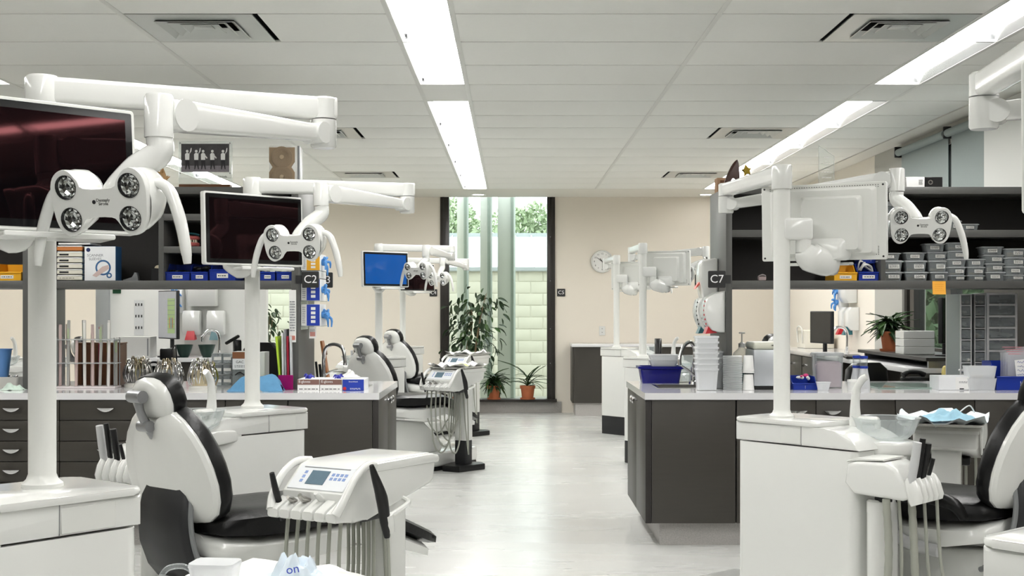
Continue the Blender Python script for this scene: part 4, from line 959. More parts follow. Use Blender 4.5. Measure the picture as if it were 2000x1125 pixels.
# scanner sleeves carton
BLUEC = mat('steel_blue_print', (52, 96, 142), 0.45, var=0.05)
t, w, h = carton('sleeve_box', 165, 226, 481, 548, 7.3, 0.11, mat('white_card', (232, 234, 236), 0.45), 'white and blue box reading SCANNER SLEEVES on the left shelf', 'box', msides=BLUEC, base=SZ)
text('lettering', 'SCANNER\nSLEEVES', 0.021, GREYINK, t, frame((-0.028, -0.0014, h*0.68), *FRONT))
M = frame((0.018, -0.0013, h*0.38), *FRONT)
MB().prism([((0.045 if k < 25 else 0.035)*math.cos(2*math.pi*(k % 25)/24), (0.045 if k < 25 else 0.035)*math.sin(2*math.pi*(k % 25)/24)) for k in list(range(25)) + [49 - q for q in range(25)]], 0, 0.0004, 0, 1, M).obj('printed_ring', BLUEC, t)
MB().prism([(-0.062, -0.045), (-0.04, -0.055), (0.035, -0.006), (0.03, 0.016), (-0.005, 0.006)], 0.0004, 0.0008, 0, 1, M).obj('printed_sleeve', mat('pinkish_print', (206, 184, 178), 0.5), t)
MB().lathe([(0.008, 0), (0.016, 0), (0.016, 0.0008), (0.008, 0.0008)], 18, M=M @ Matrix.Translation((0.035, -0.045, 0)), cap=False).obj('printed_ring_small', BLUEC, t)
MB().lathe([(0.0, 0), (0.012, 0), (0.012, 0.0006), (0.0, 0.0006)], 16, M=frame((-0.068, -0.0013, h*0.895), *FRONT)).obj('logo_mark', mat('navy_print', (24, 40, 92), 0.5), t)
# tape stand and black box
t = thing('tape_stand', onto(254, 7.34, SZ), 0, 'small grey tape stand on the left shelf beside the sleeve box', 'tape stand')
mb = MB(); mb.prism([(-0.045, 0), (0.045, 0), (0.043, 0.02), (0.034, 0.048), (0.02, 0.05), (0.01, 0.018), (-0.045, 0.008)], -0.02, 0.02, 0.004, 2, frame((0, 0.03, 0), *FRONT)); mb.obj('stand', GREYPL, t)
t = thing('tape_dispenser', onto(304, 7.34, SZ), 0, 'black upright holder with a cream roll at the shelf divider', 'dispenser')
MB().prism([(-0.028, 0), (0.028, 0), (0.022, 0.072), (-0.024, 0.076)], -0.05, 0.0, 0.003, 1, frame((0, 0, 0), *FRONT)).obj('holder', BLACKPL, t)
MB().cyl((0.012, 0.008, 0.07), (0.012, 0.03, 0.07), 0.022, n=16).obj('roll', mat('cream_tape', (214, 204, 176), 0.5), t)
# blue bins in the right-hand bay
for i, (x0, x1, lab, h_) in enumerate(((323, 371, 'blue bin of dark parts next to the shelf divider, left shelf', 0.10), (373, 407, 'blue bin heaped with black parts behind the screen edge, left shelf', 0.10), (409, 461, 'tall blue bin left of the pole on the left shelf', 0.13), (508, 538, 'narrow blue bin right of the pole on the left shelf', 0.10), (540, 575, 'blue bin at the right end of the left shelf', 0.10))):
    t, w = bin_box(x0, x1, 545, 7.29, h_, 0.22, BLUEBIN, lab, 'blue storage bins', SZ, 0.42)
    if i < 2: lumps('dark_parts', t, BLACKPL, w*0.8, 0.14, h_*0.45 + 0.02*i, 30, 0.012, i + 4)
    elif i > 2: lumps('white_packets', t, PAPER, w*0.7, 0.12, h_*0.5, 6, 0.014, i + 4)
# teeth model
t = thing('teeth_model', onto(371, 7.36, 1.67), 0, 'plastic jaw model with pink gums and white teeth on the left shelf', 'teeth model')
gum = mat('pink_gum', (206, 108, 104), 0.4); tooth = mat('tooth_white', (228, 218, 196), 0.3)
for zz, nm in ((0.018, 'lower_gum'), (0.055, 'upper_gum')):
    g = MB().tube([(-0.034, 0.05, zz), (-0.03, 0.02, zz), (-0.012, 0.0, zz), (0.012, 0.0, zz), (0.03, 0.02, zz), (0.034, 0.05, zz)], 0.013, 8).obj(nm, gum, t)
    for k in range(10):
        a = R(-20 + k*24.5); dz = 0.012 if zz < 0.03 else -0.012
        MB().box((-0.033*math.cos(a), 0.022 - 0.026*math.sin(a), zz + dz), (0.0075, 0.008, 0.016), 0.002, 1).obj('tooth', tooth, g)
MB().tube([(-0.05, 0.02, 0.075), (-0.02, 0.02, 0.082), (0.02, 0.02, 0.080), (0.05, 0.02, 0.072)], 0.006, 8).obj('teal_hinge', TEAL, t)
MB().prism(rrect(0.075, 0.06, 0.015, 3, 0, 0.03), 0, 0.008, 0.002, 1).obj('base', BLACKPL, t)
# acrylic picture and speaker on top
TZ = 2.012
t = thing('picture_block', onto(399, 7.36, TZ), 0, 'clear acrylic picture of people cheering, on a wooden base atop the left shelf unit', 'picture')
w = wid(100, 7.36)
MB().box((0, 0.03, 0.013), (w, 0.06, 0.026), 0.002, 1).obj('wooden_base', WOODM, t)
MB().box((0, 0.03, 0.155), (w*1.04, 0.012, 0.25), 0.001, 1).obj('acrylic_block', CLEAR, t)
ph = MB().box((0, 0.0228, 0.182), (w*0.94, 0.001, 0.165)).obj('photo_print', mat('photo_dark_grey', (70, 68, 70), 0.5, var=0.3, scale=60), t)
MB().box((0, 0.0220, 0.118), (w*0.94, 0.001, 0.037)).obj('photo_ground', mat('photo_mid_grey', (128, 122, 128), 0.5, var=0.3, scale=90), ph)
for k, (fx, up) in enumerate(((-0.105, 1), (-0.052, 1), (-0.012, 0), (0.042, -1), (0.104, 1))):
    mb = MB(); My = frame((fx, 0.0213, 0.115), *FRONT)
    mb.prism([(-0.012, 0.055), (0.012, 0.055), (0.013, 0.088), (0.006, 0.096), (-0.006, 0.096), (-0.013, 0.088)], 0, 0.0006, 0, 1, My)
    mb.lathe([(0, 0), (0.008, 0), (0.008, 0.0006), (0, 0.0006)], 10, M=My @ Matrix.Translation((0, 0.106, 0)))
    mb.prism([(0.010, 0.086), (0.024, 0.105 if up > 0 else 0.07), (0.026, 0.125 if up > 0 else 0.066), (0.021, 0.124 if up > 0 else 0.062), (0.017, 0.105 if up > 0 else 0.066), (0.008, 0.080)], 0, 0.0006, 0, 1, My)
    mb.obj('figure', PAPER, ph)
    MB().prism([(-0.012, 0.055), (0.012, 0.055), (0.013, 0.03), (0.016, 0.0), (0.010, 0.0), (0.002, 0.035), (-0.006, 0.0), (-0.012, 0.0), (-0.010, 0.03)], 0, 0.0006, 0, 1, My).obj('figure_legs', mat('photo_black', (40, 38, 42), 0.5), ph)
text('lettering', '3M', 0.022, mat('red_ink', (176, 30, 40), 0.5), t, frame((0.052, 0.0235, 0.072), *FRONT))
text('lettering', 'Unitek', 0.020, INK, t, frame((0.100, 0.0235, 0.072), *FRONT))
for sx in (-1, 1):
    for z in (0.092, 0.268): MB().cyl((sx*w*0.485, 0.018, z), (sx*w*0.485, 0.024, z), 0.004, n=10).obj('corner_pin', GREYMET, t)
t = thing('loudspeaker', onto(555, 7.36, TZ), 0, 'white loudspeaker with two bronze round grilles atop the left shelf unit', 'loudspeaker')
MB().box((0, 0.07, 0.125), (0.175, 0.14, 0.25), 0.006, 2).obj('cabinet', WHITE, t)
GRL = mat('bronze_grille', (140, 122, 100), 0.5, var=0.15, scale=200)
pl = MB().prism([(-0.075, 0.01), (0.075, 0.01), (0.075, 0.095), (0.052, 0.125), (0.075, 0.155), (0.075, 0.24), (-0.075, 0.24), (-0.075, 0.155), (-0.052, 0.125), (-0.075, 0.095)], 0, 0.008, 0.002, 1, frame((-0.012, 0.0, 0), *FRONT)).obj('grille_plate', mat('tan_baffle', (150, 130, 106), 0.5), t)
for z in (0.067, 0.183):
    cn = MB().lathe([(0.062, 0.0), (0.062, 0.006), (0.056, 0.008), (0.04, 0.004), (0.02, 0.002), (0.0, 0.002)], 28, M=frame((-0.012, -0.008, z), *FRONT)).obj('round_grille', GRL, pl)
    MB().lathe([(0.014, 0.002), (0.012, 0.008), (0.0, 0.010)], 14, M=frame((-0.012, -0.008, z), *FRONT)).obj('dust_cap', mat('tan_cap', (176, 158, 132), 0.4), pl)
MB().box((0.085, 0.02, 0.125), (0.012, 0.05, 0.248), 0.002, 1).obj('side_trim', GREYPL, t)
t = thing('seashell', onto(317, 7.4, TZ), 0, 'small tan seashell atop the left shelf unit behind the lamp neck', 'shell')
mb = MB(); mb.lathe([(0.004, 0.0), (0.022, 0.02), (0.03, 0.05), (0.022, 0.085), (0.010, 0.115), (0.002, 0.14)], 10); mb.obj('spiral', mat('tan_shell', (198, 156, 104), 0.5, var=0.2), t, angle=15)
for k in range(6): MB().cyl((0.022*math.cos(k), 0.022*math.sin(k), 0.06 + 0.008*k), (0.045*math.cos(k), 0.045*math.sin(k), 0.075 + 0.008*k), 0.008, 0.002, n=6).obj('spike', MATS['tan_shell'], t)

# ------------------------------------------------------------------ left worktop contents
t = thing('tube_rack', onto(167, 7.34), 0, 'clear rack full of slender archwire tubes on the left worktop', 'rack')
w = wid(112, 7.34); ACR = thin('acrylic_sheet', (214, 218, 218), 0.35, 0.15, edge=0.5)
MB().box((0, 0.05, 0.006), (w*1.05, 0.12, 0.012), 0.002, 1).obj('base', mat('white_pink_base', (222, 214, 214), 0.3), t)
for z in (0.146, 0.283): MB().box((0, 0.05, z), (w*1.04, 0.12, 0.006), 0.001, 1).obj('shelf_plate', ACR, t)
for sx in (-1, 1):
    for yy in (0.0, 0.1): MB().cyl((sx*w*0.5, yy, 0.01), (sx*w*0.5, yy, 0.295), 0.004, n=8).obj('rod', GREYMET, t)
r_ = random.Random(11)
TCOL = [mat('tube_white', (214, 212, 208), 0.3), mat('tube_grey', (168, 168, 164), 0.3), mat('tube_pinkish', (196, 176, 172), 0.3), mat('tube_green', (170, 182, 150), 0.3), mat('tube_magenta', (160, 34, 92), 0.35), mat('tube_brown', (128, 108, 92), 0.4)]
for k in range(14):
    x = -w*0.46 + k*w*0.92/13; yy = 0.02 + 0.06*(k % 2); h_ = r_.choice([0.27, 0.31, 0.345, 0.36, 0.385]); ci = 4 if k == 9 else r_.choice([0, 0, 0, 1, 2, 1])
    tb = MB().box((x, yy, 0.012 + h_/2), (0.0165, 0.010, h_), 0.002, 1, rx=R(r_.uniform(-2, 2)), ry=R(r_.uniform(-1.5, 1.5))).obj('archwire_tube', TCOL[ci], t)
    MB().box((x, yy - 0.0058, 0.012 + h_*0.84), (0.013, 0.001, h_*0.24), 0, 1).obj('tube_label', TCOL[3] if k % 3 else LABELM, tb)
t = thing('wooden_box', onto(190, 7.56), 0, 'dark brown wooden box behind the archwire tube rack', 'box')
MB().box((0, 0.07, 0.125), (0.27, 0.14, 0.25), 0.003, 1).obj('body', WOODM, t)
MB().box((0, 0.07, 0.255), (0.275, 0.145, 0.010), 0.002, 1).obj('lid', WOODM, t)
for sx in (-0.09, 0, 0.09): MB().box((sx, -0.001, 0.125), (0.003, 0.003, 0.24)).obj('groove', mat('dark_groove', (52, 32, 20), 0.6), t)
# pliers on round racks
def pliers_mesh(v):
    mb = MB(); s = 1 if v % 2 else -1
    for q in (-1, 1):
        mb.tube([(q*0.004, 0, 0.0), (q*0.010, 0.010, -0.02), (q*0.013, 0.017, -0.055), (q*0.008, 0.013, -0.085), (q*0.005, 0.006, -0.105)], [0.0046, 0.0048, 0.0044, 0.0036, 0.0026], 6, per=3)
        mb.tube([(q*0.003, 0, 0.0), (q*0.006, -0.002*s, 0.012), (q*0.0025, -0.004*s, 0.028)], [0.005, 0.004, 0.0018], 6, per=3)
    mb.cyl((0, -0.006, 0), (0, 0.006, 0), 0.0075, n=10)
    return mb.mesh('pliers', [STEEL, CHROME, mat('warm_steel', (188, 176, 152), 0.25, metal=1.0)][v])
PLM = [pliers_mesh(v) for v in range(3)]
def pliers_rack(x, Y, r0, hgt, m, label, plab, seed):
    t = thing('pliers_rack', onto(x, Y), 0, label, 'pliers rack', 'round pliers racks')
    MB().lathe([(0, 0), (r0*0.98, 0), (r0, 0.006), (r0, hgt), (r0*0.9, hgt + 0.004), (0, hgt + 0.004)], 28).obj('drum', m, t)
    if m is not MATS.get('grey_drum'): MB().lathe([(0, 0), (r0*1.3, 0), (r0*1.32, 0.014), (r0*1.15, 0.024), (0, 0.024)], 28).obj('foot', OFFW, t)
    rr = random.Random(seed); z = ZT + 0.133
    for k in range(15):
        a = 2*math.pi*k/15 + rr.uniform(-0.08, 0.08); rad = r0 + 0.004
        p = link('pliers', PLM[rr.randrange(3)], None, ((x - VX)*Y/F + rad*math.cos(a), Y + rad*math.sin(a), z + rr.uniform(-0.006, 0.010)), a - math.pi/2)
        p.rotation_euler = (R(rr.uniform(-1, 3)), R(rr.uniform(-3, 3)), a - math.pi/2)
        tag(p, plab, 'pliers', 'pliers hanging on ' + label.split(' rack')[0][:40])
    for k in range(7):
        a = 2*math.pi*k/7; rad = r0*0.5
        p = link('pliers', PLM[rr.randrange(3)], None, ((x - VX)*Y/F + rad*math.cos(a), Y + rad*math.sin(a), z + 0.012 + rr.uniform(0, 0.012)), a)
        tag(p, plab.replace('round the outside', 'in the middle'), 'pliers', 'pliers hanging on ' + label.split(' rack')[0][:40])
GDR = mat('grey_drum', (168, 170, 172), 0.35); BDR = mat('beige_drum', (226, 212, 176), 0.4)
pliers_rack(270, 7.50, 0.062, 0.10, mat('steel_drum', (150, 150, 148), 0.3, metal=0.6), 'leftmost pliers rack beside the brown wooden box', 'steel pliers hung round the outside of the leftmost rack', 1)
pliers_rack(330, 7.26, 0.060, 0.11, GDR, 'grey drum pliers rack in the middle of the three', 'steel pliers hung round the outside of the grey drum rack', 2)
pliers_rack(396, 7.24, 0.060, 0.11, BDR, 'cream drum pliers rack on a round white foot', 'steel pliers hung round the outside of the cream drum rack', 3)
# clear boxes, brown and white carton
for i, (x0, x1, y0, lab) in enumerate(((416, 434, 690, 'clear drawer box left of the second pole, left one'), (435, 453, 688, 'clear drawer box left of the second pole, right one'))):
    t = thing('clear_drawer_box', onto((x0 + x1)/2, 7.5), 0, lab, 'drawer box', 'clear drawer boxes'); w = wid(x1 - x0 + 6, 7.5)
    for k in range(3):
        d = MB().box((0, 0.08, 0.035 + k*0.066), (w, 0.16, 0.06), 0.003, 1).obj('drawer', SMOKE, t)
        MB().box((0, -0.001, 0.035 + k*0.066), (w*0.6, 0.002, 0.018)).obj('label_strip', LABELM, d)
        MB().tube([(-w*0.3, -0.002, 0.02 + k*0.066), (0, -0.012, 0.012 + k*0.066), (w*0.3, -0.002, 0.02 + k*0.066)], 0.003, 6).obj('pull', CLEAR, d)
t, w, h = carton('supply_carton', 454, 483, 722, 755, 7.42, 0.14, SMOKE, 'dark clear drawer unit under the brown topped carton', 'drawer unit', msides=SMOKE, base=ZT)
for k in range(2): MB().tube([(-w*0.3, -0.002, h*(0.2 + 0.5*k)), (0, -0.008, h*(0.36 + 0.5*k)), (w*0.3, -0.002, h*(0.2 + 0.5*k))], 0.003, 6).obj('arched_pull', BLACKPL, t)
b2 = h
t, w, h = carton('supply_carton', 454, 483, 687, 722, 7.42, 0.14, mat('white_card', (232, 234, 236), 0.45), 'white carton with brown top reading GAC left of the second pole', 'carton', base=ZT + b2 + 0.001)
MB().box((0, -0.0016, h*0.8), (w*0.99, 0.001, h*0.38)).obj('brown_band', mat('brown_print', (136, 88, 58), 0.5), t)
text('lettering', 'GAC', 0.022, INK, t, frame((0, -0.0016, h*0.42), *FRONT))
ink_lines('fine_print', t, frame((0, -0.0016, h*0.18), *FRONT), w*0.7, h*0.16, 2, GREYINK)
t, w, h = carton('supply_carton', 503, 517, 688, 752, 7.5, 0.14, mat('white_card', (232, 234, 236), 0.45), 'white carton just right of the second pole on the left worktop', 'carton', base=ZT)
crumple('blue_drape', onto(502, 7.13), wid(96, 7.1), 0.22, 0.115, CLOTHB, 'crumpled light blue drape on the left worktop behind the second pole', 'drape', 5, soft=True)
# folders against the end panel
fx = [(548, 'lime_folder', (182, 214, 60), 0.30, 'lime green folder leaning in the upright row'), (553, 'white_folder', (214, 214, 214), 0.32, 'white folder in the upright row'), (558, 'grey_folder', (150, 152, 154), 0.34, 'tall grey folder in the upright row'), (563, 'red_folder', (150, 24, 48), 0.30, 'dark red folder in the upright row'), (569, 'pale_folder', (204, 206, 208), 0.30, 'pale folder nearest the shelf end panel')]
for i, (x, nm, c, h_, lab) in enumerate(fx):
    o = MB().box((0, 0.10, h_/2), (0.011, 0.20, h_), 0.001, 1).obj('folder', mat(nm, c, 0.45)); o.location = onto(x, 7.22, ZT + 0.006); o.rotation_euler = (0, R(-5 if i == 0 else -1), 0)
    tag(o, lab + ' on the left worktop', 'folder', 'upright folders')
t = thing('folder_stand', onto(558, 7.2), 0, 'magenta clear stand holding the upright folders', 'folder stand')
MAG = thin('magenta_acrylic', (176, 28, 120), 0.6, 0.15, tint=(230, 120, 190))
MB().box((0, 0.002, 0.045), (0.085, 0.004, 0.08), 0.001, 1).obj('front_plate', MAG, t); MB().box((0, 0.11, 0.002), (0.085, 0.22, 0.004)).obj('bottom_plate', MAG, t)
# glove boxes near the aisle
for i, (x0, x1, lab) in enumerate(((581, 624, 'brown and white glove box with purple gloves, left one at the aisle end'), (625, 668, 'brown and white glove box with purple gloves, right one at the aisle end'))):
    t, w, h = carton('glove_box', x0, x1, 741, 763, 7.12, 0.22, PAPER, lab, 'glove box', msides=PAPER, base=ZT, group='brown and white glove boxes')
    MB().box((0, -0.0016, h*0.76), (w*0.985, 0.0008, h*0.46)).obj('brown_band', mat('mauve_brown_print', (132, 98, 90), 0.5, var=0.2, scale=6), t)
    text('lettering', 'E-gloves', 0.020, WHITEINK, t, frame((-w*0.18, -0.0022, h*0.8), *FRONT))
    ink_lines('print', t, frame((0, -0.0014, h*0.16), *FRONT), w*0.85, h*0.14, 1, INK, i)
    glove_bunch('purple_glove', t, (-0.01 + 0.04*i, 0.09, h), 0.028, GLOVED, 20 + i)
BLU = mat('royal_blue_print', (34, 62, 168), 0.45)
t, w, h = carton('glove_box', 669, 711, 741, 763, 7.12, 0.22, BLU, 'royal blue glove box at the aisle end of the left worktop', 'glove box', msides=mat('white_card', (232, 234, 236), 0.45), base=ZT)
text('lettering', 'SmartHeart', 0.011, WHITEINK, t, frame((0, -0.0016, h*0.8), *FRONT)); ink_lines('print', t, frame((w*0.1, -0.0014, h*0.18), *FRONT), w*0.5, h*0.16, 2, WHITEINK, 4)
MB().lathe([(0, 0), (0.010, 0), (0.010, 0.0006), (0, 0.0006)], 12, M=frame((-w*0.4, -0.0014, h*0.2), *FRONT)).obj('red_mark', REDP, t)
o = crumple('tissue_pack', onto(683, 7.3, ZT + h + 0.001), 0.11, 0.10, 0.05, PAPER, 'white soft pack lying on the blue glove box', 'pack', 8)
t = thing('faucet', (-1.16, 7.78, ZT), 0, 'chrome gooseneck tap over the left island sink', 'tap')
MB().lathe([(0.0, 0.0), (0.028, 0.0), (0.026, 0.012), (0.014, 0.02), (0.013, 0.06), (0.0, 0.06)], 18).obj('base', CHROME, t)
MB().tube([(0, 0, 0.05), (0.0, 0, 0.16), (0.02, -0.03, 0.225), (0.075, -0.06, 0.245), (0.13, -0.10, 0.22), (0.145, -0.11, 0.15), (0.145, -0.11, 0.12)], 0.011, 12).obj('spout', CHROME, t)
MB().tube([(0.0, 0, 0.05), (0.04, 0.03, 0.075), (0.08, 0.05, 0.085)], [0.008, 0.007, 0.005], 8).obj('lever', CHROME, t)
t = thing('wooden_board', (-1.165, 7.88, ZT), 0, 'amber wooden board leaning against the end of the left shelf unit', 'board')
MB().box((0.0, 0, 0.13), (0.014, 0.09, 0.27), 0.003, 1, ry=R(-9)).obj('plank', WOODL, t)
MB().box((0.008, -0.02, 0.2), (0.006, 0.04, 0.05), 0.002, 1, ry=R(-9)).obj('wooden_cleat', WOODM, t)
# glove box stack on the end panel
XE = -1.226
t = thing('glove_dispenser', (XE, 7.31, 1.20), 0, 'clear wall holder with glove boxes stacked on the end of the left shelf unit', 'glove holder')
for z0, z1 in ((0.0, 0.004), (0.145, 0.149), (0.32, 0.324)): MB().box((0.06, 0.12, (z0 + z1)/2 + 0.008), (0.12, 0.25, 0.004)).obj('holder_shelf', CLEAR, t)
MB().box((0.003, 0.12, 0.22), (0.005, 0.25, 0.46)).obj('back_plate', CLEAR, t)
def side_box(z0, h_, mfront, mside, label, nm, gl, seed):
    b = thing('glove_box', (XE + 0.008, 7.31, z0), 0, label, 'glove box', 'glove boxes in the wall holder')
    MB().box((0.055, 0.115, h_/2), (0.105, 0.23, h_), 0.001, 1).obj('box', mside, b)
    MB().box((0.055 + 0.012, -0.0006, h_/2), (0.075, 0.001, h_*0.98)).obj('front', mfront, b)
    MB().box((0.013, -0.0006, h_/2), (0.03, 0.001, h_*0.98)).obj('white_panel', PAPER, b)
    ink_lines('print', b, frame((0.013, -0.0014, h_/2), *FRONT), 0.018, h_*0.8, 9, GREYINK, seed)
    mb = MB()
    for k in range(4): mb.box((0.067, -0.0014, h_*(0.2 + 0.2*k)), (0.026, 0.001, h_*0.13))
    tag(mb.obj('print_squares', PAPER, b), kind='stuff')
    MB().box((0.1085, 0.115, h_*0.5), (0.001, 0.09, h_*0.3)).obj('opening', CHAR, b)
    for q in range(gl): glove_bunch('hanging_glove', b, (0.105, 0.06 + 0.10*q, h_*0.5), 0.046, GLOVE, seed + q, (1, 0, 0.1))
    return b
side_box(1.213, 0.125, BLU, PAPER, 'lowest glove box in the wall holder, dark blue, with two blue gloves hanging out', 'b', 2, 31)
side_box(1.359, 0.125, BLU, PAPER, 'middle glove box in the wall holder, dark blue, just below the C2 sign', 'b', 1, 41)
o = thing('glove_box', (XE + 0.008, 7.31, 1.487), 0, 'pale flat box in the wall holder hidden behind the C2 sign', 'box'); MB().box((0.055, 0.115, 0.022), (0.105, 0.23, 0.042), 0.001, 1).obj('box', PAPER, o); MB().box((0.109, 0.115, 0.022), (0.001, 0.1, 0.02)).obj('faint_print', LABELM, o)
YLO = mat('yellow_orange_print', (232, 172, 44), 0.45, var=0.1, scale=8)
b = side_box(1.534, 0.095, YLO, PAPER, 'yellow and orange glove box at the top of the wall holder above the C2 sign', 'y', 1, 51)
for i, (dx, z0, z1, yy, lab) in enumerate(((0.002, 1.12, 1.42, 7.242, 'long printed paper strip on the front edge of the left shelf end panel'), (0.07, 1.14, 1.208, 7.32, 'short printed paper strip under the wall glove holder'))):
    o = thing('paper_strip', (XE + dx - (0.035 if i == 0 else 0), yy, z0), 0, lab, 'paper', 'printed paper strips')
    MB().loft([[(-0.02, 0.006*math.sin(q*3.0), q*(z1 - z0)) for _ in (0,)] + [(0.02, 0.006*math.sin(q*3.0), q*(z1 - z0))] + [(0.02, 0.001 + 0.006*math.sin(q*3.0), q*(z1 - z0)), (-0.02, 0.001 + 0.006*math.sin(q*3.0), q*(z1 - z0))] for q in [k/8 for k in range(9)]]).obj('strip', PAPER, o)
    ink_lines('print', o, frame((0, -0.0012, (z1 - z0)*0.5), *FRONT), 0.03, (z1 - z0)*0.6, 12, GREYINK, 9)
    MB().box((0, -0.001, 0.025), (0.03, 0.001, 0.025)).obj('red_picture', mat('salmon_print', (208, 132, 118), 0.5), o)
# ------------------------------------------------------------------ right shelf unit contents
bin_box(1628, 1674, 547, 7.29, 0.095, 0.2, YELLOWBIN, 'yellow storage bin on the right shelf below the white monitor', 'yellow storage bins', SZ, 0.5)
t, w = bin_box(1676, 1716, 547, 7.29, 0.10, 0.2, BLUEBIN, 'blue bin of white cables beside the yellow bin on the right shelf', 'blue storage bins', SZ, 0.6)
mb = MB(); rr = random.Random(3)
for k in range(5): mb.tube([(-w*0.3, 0.03 + 0.02*k, 0.06), (rr.uniform(-0.03, 0), 0.02*k, 0.09 + 0.008*k), (rr.uniform(0, 0.04), 0.03 + 0.02*k, 0.085), (w*0.3, 0.04, 0.055)], 0.005, 6)
tag(mb.obj('white_cables', PAPER, t), kind='stuff')
b3, _ = bin_box(1683, 1718, 520, 7.36, 0.09, 0.16, BLUEBIN, 'upper blue bin stacked behind the cable bin on the right shelf', 'blue storage bins', SZ + 0.102, 0.01)
t = thing('dental_cast', onto(1489, 7.32, SZ), 0, 'small pale pink plaster cast alone on the right shelf', 'cast')
MB().prism(rrect(0.046, 0.03, 0.008, 3, 0, 0.016), 0, 0.03, 0.006, 2, frame((0, 0.03, 0), *FRONT)).obj('cast', mat('pale_pink_plaster', (188, 170, 168), 0.6), t)
MB().tube([(-0.018, -0.002, 0.028), (0, -0.006, 0.034), (0.018, -0.002, 0.028)], 0.005, 8).obj('arch', mat('grey_plaster', (150, 142, 142), 0.6), t)
# plastic tubs
cols = [[(150, 310, 580, 655), (150, 335, 655, 770), (150, 335, 770, 858)], [(345, 560, 575, 655), (345, 575, 655, 770), (340, 590, 770, 858)],
        [(545, 755, 485, 570), (565, 780, 572, 655), (580, 780, 655, 770), (595, 800, 770, 858)], [(765, 978, 475, 560), (775, 970, 560, 640), (770, 970, 640, 720), (775, 965, 720, 805), (790, 965, 805, 858)],
        [(965, 1158, 640, 720), (965, 1155, 720, 805), (970, 1155, 805, 858)], [(1115, 1340, 515, 600), (1130, 1350, 600, 685), (1145, 1350, 685, 770), (1145, 1365, 770, 858)],
        [(1345, 1560, 535, 625), (1350, 1560, 625, 715), (1355, 1560, 715, 800), (1345, 1560, 800, 858)]]
PLACE = ['first stack beside the white monitor', 'second stack below the lamp', 'third stack below the lamp', 'fourth stack right of the lamp handle', 'short fifth stack', 'sixth stack', 'last stack at the right picture edge']
LEV = ['top', 'second from top', 'third from top', 'fourth from top', 'bottom']
TAN = mat('tan_contents', (196, 170, 120), 0.8, var=0.25, scale=40); DRK = mat('dark_contents', (70, 68, 66), 0.7, var=0.3, scale=40)
LIDM = thin('frosted_lid', (200, 204, 206), 0.6, 0.3, edge=0.3)
def tub(cx, Y, z0, w, h, d, label, i, m=None, lid=True, group='plastic tubs on the right shelf', cat='tub'):
    t = thing('plastic_tub', (cx, Y, z0), 0, label, cat, group)
    k = 0.82; e = 0.93
    def rr_(s, z): return [(x, y + d/2, z) for x, y in rrect(w*s, d*s, 0.012, 2)]
    hb = h*(0.86 if lid else 1.0)
    MB().loft([rr_(k, 0.0), rr_(k + (e-k)*0.5, hb*0.5), rr_(e, hb), rr_(e - 0.02, hb), rr_(k - 0.02, 0.003)], cap=True).obj('body', m or SMOKE, t)
    if lid:
        MB().loft([rr_(1.0, h*0.84), rr_(1.02, h*0.88), rr_(1.0, h*0.94), rr_(0.93, h*0.965), rr_(0.90, h*0.99)]).obj('lid', LIDM, t)
        lx = (0.12 if i % 3 else -0.02)*w
        l = MB().box((lx, d/2 - d*0.455, h*0.48), (w*0.42, 0.0015, h*0.42), 0, 1, rx=R(-8)).obj('label_paper', LABELM, t)
        ink_lines('print', l, frame((lx, d/2 - d*0.455 - 0.0035, h*0.48), *FRONT), w*0.34, h*0.28, 3, INK, i)
        mb = MB(); r_ = random.Random(i)
        if i % 4 != 3: mb.loft([[(x, y + d/2, z) for x, y in rrect(w*s*0.8, d*s*0.8, 0.01, 2)] for z, s in ((0.004, 0.9), (h*(0.2 + 0.35*r_.random()), 0.98))]).obj('contents', TAN if i % 3 else DRK, t)
        else: mb.bm.free()
    return t
idx = 0
for ci, c in enumerate(cols):
    Yc = 7.30 + 0.012*(ci % 3)
    zs = [at(0, 380 + 0.1956*b[3], Yc).z for b in c]; zs[-1] = SZ
    for li, (a0, a1, b0, b1) in enumerate(c):
        x0, x1 = 1700 + 0.1956*a0, 1700 + 0.1956*a1
        if ci == 0: x0 -= 14
        z0 = zs[li]; ztop = at(0, 380 + 0.1956*b0, Yc).z if li == 0 else zs[li - 1]
        p0 = at(x0, 0, Yc).x; p1 = at(x1, 0, Yc).x
        lev = LEV[li] if li < len(c) - 1 else 'bottom'
        tub((p0 + p1)/2, Yc, z0 + 0.0005, (p1 - p0), ztop - z0 - 0.001, 0.10 + 0.01*(ci % 2), 'labelled clear tub, %s of the %s' % (lev, PLACE[ci]), idx); idx += 1
for i, (x0, x1, y0, lab) in enumerate(((1850, 1880, 430, 'small clear tub on the upper right shelf just right of the lamp'), (1878, 1914, 437, 'low clear tub on the upper right shelf, right one'), (1731, 1758, 393, 'clear tub on the upper right shelf behind the lamp'))):
    a = at(x0, 0, 7.32).x; b = at(x1, 0, 7.32).x; z1 = at(0, y0, 7.32).z
    tub((a + b)/2, 7.32, 1.7655, b - a, z1 - 1.7655, 0.10, lab, 50 + i)
t = thing('sticky_note', onto(1834, 7.246, at(0, 575, 7.246).z), 0, 'orange sticky note on the edge of the right shelf', 'note')
MB().loft([[(-0.038, -0.0008 - 0.006*(1 - q)**2, q*0.076), (0.038, -0.0008 - 0.006*(1 - q)**2, q*0.076), (0.038, 0.0 - 0.006*(1 - q)**2, q*0.076), (-0.038, 0.0 - 0.006*(1 - q)**2, q*0.076)] for q in [k/6 for k in range(7)]]).obj('note', mat('orange_note', (244, 176, 64), 0.6), t)
ink_lines('handwriting', t, frame((0, -0.0035, 0.04), *FRONT), 0.05, 0.045, 4, mat('amber_ink', (196, 120, 40), 0.6), 3, 0.0012)
